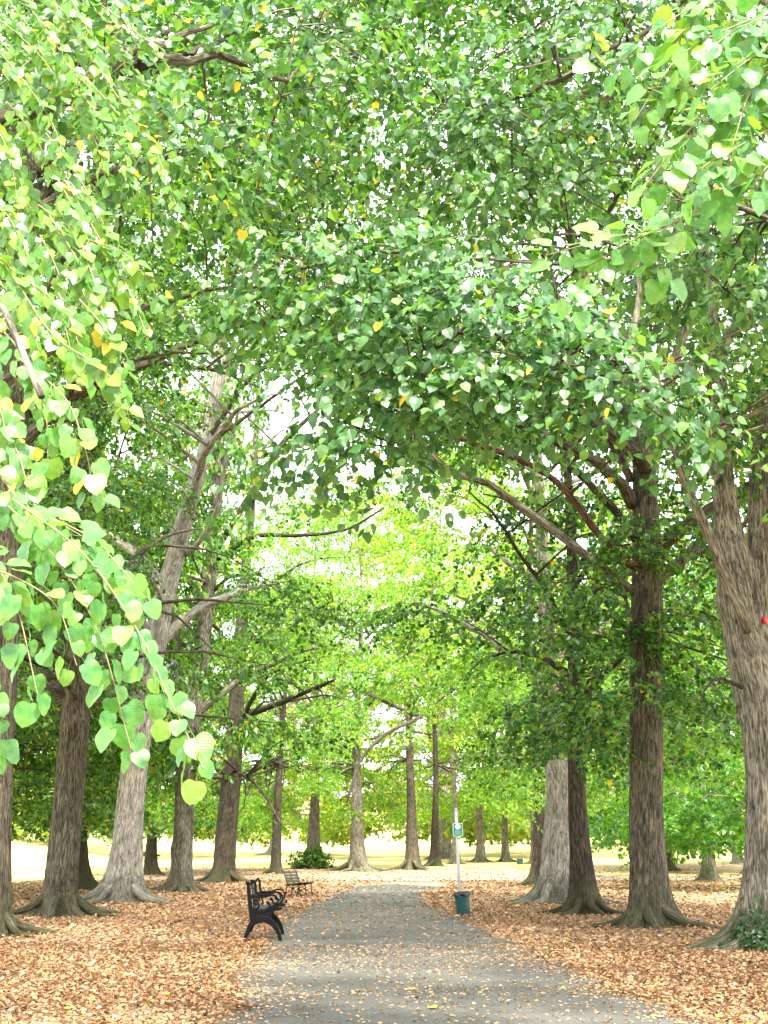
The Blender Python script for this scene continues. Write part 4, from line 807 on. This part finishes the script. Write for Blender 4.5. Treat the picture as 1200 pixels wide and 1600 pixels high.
def cast_bench():
    p = G(402, 1471); back = math.radians(0)
    root = thing('park_bench', 'black cast iron park bench with scrolled arms, at the left edge of the path', 'bench', (G(378, 1472)[0], p[1], 0.0), math.radians(3))
    LEN = 1.55
    for y0 in (0.0, LEN):
        f = MB()
        ribbon(f, [U(150, 1072), U(188, 950), U(240, 850), U(330, 795), U(400, 785), U(470, 800), U(540, 860), U(600, 950), U(640, 1045 + (27))], [.05, .06, .09, .10, .105, .10, .085, .066, .05], .045, y0, 50)
        ribbon(f, [U(262, 810), U(236, 700), U(216, 600), U(200, 480), U(182, 350), U(150, 300)], [.10, .08, .066, .06, .055, .03], .045, y0, 30)
        ribbon(f, [U(150, 300), U(185, 312), U(215, 330), U(240, 300), U(258, 285), U(282, 340), U(286, 420), U(296, 452)], [.02, .03, .035, .03, .035, .04, .035, .03], .04, y0, 30)
        plate(f, [U(235, 690), U(330, 690), U(450, 665), U(560, 618), U(600, 640), U(545, 690), U(505, 740), U(500, 800), U(400, 790), U(320, 800), U(250, 830)], .03, y0)
        ribbon(f, [U(232, 640), U(262, 670), U(330, 690), U(450, 668), U(560, 616), U(620, 602), U(690, 606)], [.05, .045, .042, .042, .05, .05, .05], .05, y0, 32)
        ribbon(f, [U(560, 655), U(610, 652), U(650, 640)], [.05, .05, .03], .05, y0)
        ribbon(f, [U(300, 600), U(270, 560), U(300, 540), U(325, 580), U(335, 620), U(310, 650)], .03, .04, y0, 24)
        fo = link('end_frame', f.mesh('end_frame', M_IRON), root)
        for q in fo.data.polygons: q.use_smooth = False
        a = MB()
        ribbon(a, [U(205, 500), U(270, 492), U(360, 497), U(440, 492), U(500, 476), U(550, 482), U(588, 520), U(590, 562), U(560, 584), U(526, 572), U(512, 545), U(528, 532)], [.05, .045, .04, 0.027, 0.027, 0.027, 0.027, 0.027, 0.027, 0.027, 0.027, .05], .05, y0, 60)
        ribbon(a, [U(286, 446), U(330, 466), U(400, 470), U(470, 462), U(530, 440), U(590, 436), U(636, 465), U(652, 515), U(636, 565), U(600, 592), U(570, 610)], [.03, 0.027, 0.027, 0.027, 0.027, 0.027, 0.027, 0.027, 0.027, 0.027, .03], .05, y0, 60)
        ribbon(a, [U(452, 660), U(478, 625), U(476, 590), U(458, 570), U(446, 590)], [.03, .03, .03, .04, .05], .04, y0, 24)
        link('armrest', a.mesh('armrest', M_IRON, False), fo)
    slats = [(270, 655, 10), (330, 668, 4), (392, 664, -6), (452, 648, -14), (512, 624, -20), (575, 600, -16), (645, 592, -4)]
    for x, y, a in slats:
        mb = MB(); c = U(x, y); ca, sa = math.cos(math.radians(-a)), math.sin(math.radians(-a))
        box(mb, (c[0], LEN / 2, c[1] + .008), (.062, LEN - .06, .026), [(ca, 0, -sa), (0, 1, 0), (sa, 0, ca)], .005); link('slat', mb.mesh('slat', M_SLAT, False), root)
    for x, y, a in [(262, 590, 82), (250, 515, 81), (240, 440, 80), (228, 368, 79)]:
        mb = MB(); c = U(x, y); ca, sa = math.cos(math.radians(-a)), math.sin(math.radians(-a))
        box(mb, (c[0], LEN / 2, c[1]), (.068, LEN - .06, .024), [(ca, 0, -sa), (0, 1, 0), (sa, 0, ca)], .005); link('slat', mb.mesh('slat', M_SLAT, False), root)
    t = MB(); tube(t, [(U(400, 770)[0], .02, U(400, 770)[1]), (U(400, 770)[0], LEN - .02, U(400, 770)[1])], .012, 8); link('tie_rod', t.mesh('tie_rod', M_IRON), root)
cast_bench()
def far_bench():
    p = G(466, 1402)
    root = thing('park_bench', 'grey green slatted bench on thin legs, beside the slim dark trunk farther down the path', 'bench', (p[0], p[1], 0), math.radians(-24))
    LEN = .78; M = M_IRON; root.scale = (.88, 1, .92)
    for y0 in (-LEN / 2, 0, LEN / 2):
        f = MB()
        ribbon(f, [(-.30, 0), (-.24, .22), (-.19, .42)], .03, .03, y0); ribbon(f, [(.36, 0), (.28, .22), (.26, .43)], .03, .03, y0)
        ribbon(f, [(-.23, .41), (.0, .40), (.27, .44), (.34, .47)], .035, .03, y0); ribbon(f, [(-.19, .40), (-.26, .60), (-.36, .84)], .035, .03, y0)
        ribbon(f, [(-.27, .12), (.0, .27), (.29, .40)], .02, .02, y0); ribbon(f, [(-.20, .40), (.05, .24), (.33, .08)], .02, .02, y0)
        link('leg_frame', f.mesh('leg_frame', M, False), root)
    for x, z in [(-.17, .43), (-.06, .425), (.05, .43), (.16, .445), (.27, .47)]:
        mb = MB(); box(mb, (x, 0, z), (.085, LEN + .1, .028), None, .006); link('slat', mb.mesh('slat', M_SLAT2, False), root)
    for k in range(4):
        q = k / 3; c = np.array((-.20 - .13 * q, .52 + .27 * q)); a = math.radians(66); ca, sa = math.cos(a), math.sin(a)
        mb = MB(); box(mb, (c[0], 0, c[1]), (.075, LEN + .1, .024), [(-ca, 0, sa), (0, 1, 0), (sa, 0, ca)], .006); link('slat', mb.mesh('slat', M_SLAT2, False), root)
far_bench()

# ------------------------------------------------------------------ litter bin, post and sign
M_BIN = simple('green_plastic', (.004, .05, .05), .3, 0, .12, 6, .05)
M_BAG = simple('black_bag', (.012, .013, .016), .3, 0, .3, 30, .6)
M_POST = simple('weathered_white_paint', (.42, .43, .40), .55, 0, .18, 9, .1)
M_SIGN = simple('sign_green', (.02, .13, .10), .4, 0, .08, 8)
M_SIGN_P = simple('sign_pale_green', (.38, .62, .48), .4, 0, .06, 8)
M_SIGN_M = simple('sign_mid_green', (.09, .30, .25), .4, 0, .06, 8)
M_SIGN_W = simple('sign_white', (.8, .82, .8), .4, 0, .05, 8)
M_SIGN_D = simple('sign_dark', (.02, .03, .03), .5, 0, .1, 8)
BP = G(726, 1431); pz = BP[1] + .24
kx = 1 / 2069.0 * BP[1]
top = P(715, 1266, pz)[2]
post = thing('sign_post', 'tall white painted post with a green sign, behind the green litter bin', 'sign post', (P(719, 1400, pz)[0], pz, 0))
tl = math.radians(-1.6); px_ = lambda z: math.tan(tl) * z
mb = MB(); tube(mb, [(px_(-.05), 0, -.05), (px_(top * .5), 0, top * .5), (px_(top), 0, top)], [.038, .036, .034], 14); link('pole', mb.mesh('pole', M_POST), post)
mb = MB(); tube(mb, [(px_(top), 0, top), (px_(top), 0, top + .03), (px_(top), 0, top + .045)], [.039, .035, .01], 14); link('cap', mb.mesh('cap', M_POST), post)
def rounded(w, h, r, n=5):
    o = []
    for cx, cz, a0 in ((w / 2 - r, h / 2 - r, 0), (-w / 2 + r, h / 2 - r, 90), (-w / 2 + r, -h / 2 + r, 180), (w / 2 - r, -h / 2 + r, 270)):
        for k in range(n): a = math.radians(a0 + 90 * k / (n - 1)); o.append((cx + r * math.cos(a), cz + r * math.sin(a)))
    return np.array(o)
zs = P(715, 1296.5, pz)[2]; xs_ = P(715, 1296, pz)[0] - post.location[0]; sw, sh = 15.5 * kx, 20.5 * kx
def flat(name, out, y, th, m, parent): mb = MB(); plate(mb, out, th, y); return link(name, mb.mesh(name, m, False), parent)
off = np.array((xs_, zs))
sg = flat('sign_plate', rounded(sw, sh, .022) + off, -.060, .008, M_SIGN_P, post)
flat('sign_face', rounded(sw - .034, sh - .034, .014) + off, -.067, .004, M_SIGN, sg)
cc = off + np.array((0, sh * .23)); th_ = np.linspace(0, 2 * math.pi, 28, endpoint=False); cr = sw * .28
flat('sign_disc', np.stack((np.cos(th_), np.sin(th_)), 1) * cr + cc, -.072, .004, M_SIGN_W, sg)
flat('sign_panel', rounded(sw * .62, sh * .34, .01) + off - np.array((0, sh * .22)), -.072, .004, M_SIGN_M, sg)
mb = MB()   # the small dark figure with a raised arm and a bin on the white disc
k = cr
plate(mb, np.array([(-.05, -.55), (.10, -.55), (.12, .15), (.0, .25), (-.12, .12)]) * k + cc, .003, -.0755)
plate(mb, np.stack((np.cos(th_), np.sin(th_)), 1) * k * .16 + cc + np.array((.03 * k, .46 * k)), .003, -.0755)
plate(mb, np.array([(.08, .16), (.45, -.12), (.50, -.02), (.12, .28)]) * k + cc, .003, -.0755)
plate(mb, np.array([(.30, -.58), (.58, -.58), (.62, -.22), (.26, -.22)]) * k + cc, .003, -.0755)
link('sign_pictogram', mb.mesh('sign_pictogram', M_SIGN_D, False), sg)
# bin
br, bh = 11.4 * kx, 36 * kx
bn = thing('litter_bin', 'leaning dark green litter bin with a black bag, at the foot of the white post', 'litter bin', (BP[0] - .015, BP[1], 0.0)); bn.rotation_euler = (0, math.radians(-5), 0)
mb = MB(); nS = 40; prof = [(.90, .05), (.93, .06), (.95, .10), (1.0, .5), (1.03, .86), (1.06, .9), (1.06, .94), (1.0, .95), (.96, .6)]
th_ = np.arange(nS) * 2 * math.pi / nS
def lathe(mb, prof, nS, wob=None):
    V = []
    for i, (r, z) in enumerate(prof):
        rr = r * (1 if wob is None else 1 + wob[i]); V.append(np.stack((rr * np.cos(th_), rr * np.sin(th_), np.full(nS, 0) + z), 1))
    V = np.concatenate(V); i = np.arange(len(prof) - 1)[:, None] * nS; j = np.arange(nS); k = (j + 1) % nS
    mb.add(V, np.stack((i + j, i + k, i + nS + k, i + nS + j), -1).reshape(-1, 4))
lathe(mb, [(r * br, z * bh) for r, z in prof], nS); link('bin_body', mb.mesh('bin_body', M_BIN), bn)
mb = MB(); lathe(mb, [(.0, .0), (.90 * br, .0), (.96 * br, .01), (.96 * br, .05 * bh), (.86 * br, .055 * bh)], nS); link('base', mb.mesh('base', M_BAG), bn)
rg = np.random.default_rng(3); mb = MB(); wob = [.05 * np.sin(th_ * 5 + i) + .04 * np.sin(th_ * 9 + 2 * i) + rg.normal(0, .02, nS) for i in range(7)]
lathe(mb, [(1.07 * br, .80 * bh), (1.12 * br, .84 * bh), (1.13 * br, .92 * bh), (1.10 * br, .985 * bh), (1.0 * br, 1.0 * bh), (.92 * br, .93 * bh), (.8 * br, .6 * bh)], nS, wob); link('bin_bag', mb.mesh('bin_bag', M_BAG), bn)
# far litter box
fx, fy = P(813, 1330, 92)[0], 92.0; fz = gz(fx, fy); k9 = fy / 2069.0
fb = thing('litter_box', 'small dark green litter box on a thin post, far off between two grey trunks', 'litter box', (fx, fy, fz))
M_BOX = simple('dark_green_metal', (.015, .05, .05), .45, 0, .15, 5)
zb_ = P(812, 1349, fy)[2] - fz; mb = MB(); box(mb, (-.05, 0, zb_), (9 * k9, 7 * k9, 11 * k9), None, .03); link('box_body', mb.mesh('box_body', M_BOX, False), fb)
mb = MB(); box(mb, (-.05, 0, zb_ + 6.2 * k9), (9.8 * k9, 7.8 * k9, 1.4 * k9), None, .015); link('lid', mb.mesh('lid', M_BOX, False), fb)
mb = MB(); tube(mb, [(.12, .17, -.1), (.12, .17, zb_ + 5 * k9)], .03, 8); link('pole', mb.mesh('pole', M_TWIG_D), fb)

# ------------------------------------------------------------------ ivy, thicket, bauble, sticks
def leafy(name, label, cat, loc, fn, n, size, m, seed, shade=(.1, .9)):
    rg = np.random.default_rng(seed); root = thing(name, label, cat, loc); p, nn = fn(rg, n)
    d = rg.normal(0, 1, (n, 3)) * .6 + np.array((0, 0, -.5)) + nn * .5
    V, T, ti = leaf_arrays(rg, p, d, nn + rg.normal(0, .45, (n, 3)), size * rg.uniform(.6, 1.2, n), yellow=0, shade=shade)
    mb = MB(); mb.add(V, None, T); link('foliage', mb.mesh('foliage', m, False, ti), root, kind='stuff')
    st = MB()
    for i in range(0, n, max(1, n // 40)):
        q = p[i]; tube(st, resample([(q[0] * .5, q[1] * .5, 0), q * np.array((.8, .8, .5)) + rg.normal(0, .03, 3), q], 5), np.linspace(.014, .005, 5), 4, False)
    link('stem', st.mesh('stem', M_TWIG_D), root)
def ivy_fn(rg, n):
    a = rg.uniform(math.radians(175), math.radians(330), n); z = np.abs(rg.normal(0, .27, n)) + rg.random(n) * .08; rr = .40 + .55 * np.exp(-z / .25) + rg.uniform(0, .12, n)
    z = z * np.clip(.45 + .6 * np.sin((a - 3.05) / 2.7 * 3.1), .3, 1)
    nn = np.stack((np.cos(a), np.sin(a), np.full(n, .35)), 1); return np.stack((rr * np.cos(a), rr * np.sin(a), z), 1), nn
leafy('ivy', 'dark ivy climbing the foot of the large trunk at the right edge', 'ivy', (R1[0], R1[1], 0), ivy_fn, 750, .075, M_IVY, 5)
def bush_fn(rg, n):
    v = nrm(rg.normal(0, 1, (n, 3))); r = rg.random(n) ** .3; lump = 1 + .22 * np.sin(v[:, 0] * 5 + 1) + .2 * np.sin(v[:, 1] * 6 + v[:, 2] * 5)
    p = v * (r * lump)[:, None] * np.array((1.25, 1.0, .85)) + np.array((0, 0, .42)); p[:, 2] = np.abs(p[:, 2]); return p, v + np.array((0, 0, .4))
leafy('shrub', 'low green thicket wrapped round the foot of a lime trunk, near the far bench', 'shrub', (L7[0], L7[1] - .5, L7[2]), bush_fn, 2600, .17, M_LEAF, 9, (.0, .9))
M_RED = simple('red_plastic', (.55, .01, .02), .25, 0, .1, 8)
rp = P(1195, 975, R1[1] - .16)
rb = thing('red_ball', 'small shiny red ball lodged in the hollow of the large forked trunk', 'ball', rp)
mb = MB(); th_ = np.arange(16) * 2 * math.pi / 16; lathe(mb, [(.045 * math.sin(a) + 1e-4, .055 - .055 * math.cos(a)) for a in np.linspace(0, math.pi, 9)], 16); link('ball_body', mb.mesh('ball_body', M_RED), rb)
mb = MB(); lathe(mb, [(.013, .108), (.013, .122), (.004, .126)], 16); link('cap', mb.mesh('cap', M_TWIG_D), rb)
STK = [((235, 1466), (275, 1465), .020, 'dead stick lying in the leaves left of the cast iron bench'), ((740, 1426), (752, 1427), .03, 'short dark stick on the leaves just right of the green litter bin'), ((1040, 1534), (1085, 1530), .015, 'thin dead stick among the brown leaves at lower right')]
for (a, b_, r, lab) in STK:
    A, B_ = G(*a), G(*b_); rg = np.random.default_rng(int(a[0])); o = thing('stick', lab, 'stick', A)
    mb = MB(); L_ = B_ - A; tube(mb, resample([(0, 0, r * 1.6), L_ * .4 + (0, .04, r * 2.4), L_ + (0, 0, r * 1.8)], 8), np.linspace(r, r * .45, 8), 7, True, 2, .15); link('stem', mb.mesh('stem', M_TWIG_D), o)
    mb = MB(); tube(mb, resample([L_ * .45 + (0, .03, r * 2), L_ * .6 + (0, .12, r * 3), L_ * .7 + (0, .17, r * 2)], 5), np.linspace(r * .5, r * .2, 5), 5); link('twig', mb.mesh('twig', M_TWIG_D), o)

# ------------------------------------------------------------------ fallen leaves
LIT = [(0, (.06, .035, .022)), (.2, (.13, .062, .028)), (.45, (.28, .142, .062)), (.7, (.39, .215, .10)), (.9, (.48, .30, .16)), (.965, (.58, .44, .31)), (.98, (.60, .42, .05)), (1, (.60, .44, .05))]
M_LIT = leaf_material('fallen_leaf', LIT, trans=.12, gain=.4, rough=.75)
def litter(n, x0, x1, y0, y1, seed, detailed, size, dens):
    rg = np.random.default_rng(seed); x = rg.uniform(x0, x1, n); y = rg.uniform(y0, y1, n)
    q = proj(np.stack((x, y, np.zeros(n)), 1)); k = (q[:, 0] > -60) & (q[:, 0] < 1260) & (q[:, 1] < 1680)
    e = on_path(x, y)
    f = .5 + .5 * np.sin(x * 1.3 + np.sin(y * .7) * 2) * np.sin(y * 1.1 + np.sin(x * .9) * 2)
    g = .5 + .5 * np.sin(x * 3.1 + 1.7 * np.sin(y * 2.3)) * np.sin(y * 2.7 + 1.3 * np.sin(x * 2.1))
    pin = np.clip(.075 + .13 * f * g + .75 * np.exp(-np.maximum(e, 0) / .2) + .10 * (y > 16) + .25 * smooth(18, 34, y) * g, 0, 1)
    pout = np.clip(1.15 - .9 * smooth(.62, .95, f * .55 + g * .45) - .55 * np.exp(-((x + 5) / 1.4) ** 2 - ((y - 13.0) / .5) ** 2), .1, 1)
    k &= rg.random(n) < np.where(e > 0, pin, pout) * np.where(e > 0, .62, 1.0) * dens
    x, y, e = x[k], y[k], e[k]; m = len(x)
    p = np.stack((x, y, hz(x, y) + np.where(e > 0, .014, rg.uniform(.004, .05, m))), 1)
    a = rg.uniform(0, 6.283, m); d = np.stack((np.cos(a), np.sin(a), rg.normal(.05, .22, m)), 1); nn = np.stack((rg.normal(0, .6, m), rg.normal(0, .6, m), np.ones(m)), 1)
    nn[e > 0] = nn[e > 0] * np.array((.5, .5, 1))
    s = size * rg.uniform(.5, 1.2, m) * np.where(e > 0, .82, 1); V, T, ti = leaf_arrays(rg, p, d, nn, s, detailed, 0, (.05, .96), .40)
    pale = np.repeat(np.where(e > .1, rg.random(m) < .55, rg.random(m) < .06), {True: 9, None: 6, False: 4}[detailed]); ti = np.where(pale, .72 + .24 * (ti - .05), ti)
    pl = rg.random(m) < .006; ti[np.repeat(pl, {True: 9, None: 6, False: 4}[detailed])] = .99
    V[:, 2] = np.maximum(V[:, 2], hz(V[:, 0], V[:, 1]) + .010)
    return V, T, ti
LVs, LTs, LIs, off_ = [], [], [], 0
for args in [(92000, -6, 6, 8.5, 14, 1, None, .045, 1), (125000, -8, 8, 13, 20, 2, False, .053, 1), (66000, -12, 12, 19, 34, 3, False, .070, 1), (34000, -16, 16, 33, 62, 4, False, .12, 1), (9000, -16, 20, 60, 84, 5, False, .14, .7)]:
    V, T, ti = litter(*args); LVs.append(V); LTs.append(T + off_); LIs.append(ti); off_ += len(V)
mb = MB(); mb.add(np.concatenate(LVs), None, np.concatenate(LTs))
fl = link('fallen_leaves', mb.mesh('fallen_leaves', M_LIT, False, np.concatenate(LIs)), kind='stuff'); fl['label'] = 'dry orange and tan fallen leaves covering the ground and path edges'
M_YEL = simple('yellow_dead_leaf', (.62, .42, .03), .6, 0, .25, 30); M_RDL = simple('red_dead_leaf', (.16, .02, .015), .6, 0, .3, 30)
for (px, py, m, lab) in [(640, 1548, M_YEL, 'bright yellow fallen leaf lying alone near the middle of the path'), (672, 1577, M_YEL, 'yellow fallen leaf on the path, closest to the bottom edge of the photo'), (780, 1585, M_RDL, 'dark red fallen leaf on the grey path')]:
    g = G(px, py); me = near_leaf_mesh(int(px), m, .12, .14); rg = np.random.default_rng(px)
    o = link('fallen_leaf', me, None, (g[0], g[1], .022)); s = .095 if m is M_YEL else .05; o.scale = (s, s, s); o.rotation_euler = (.1, .12, rg.uniform(0, 6)); o['label'] = lab; o['category'] = 'leaf'
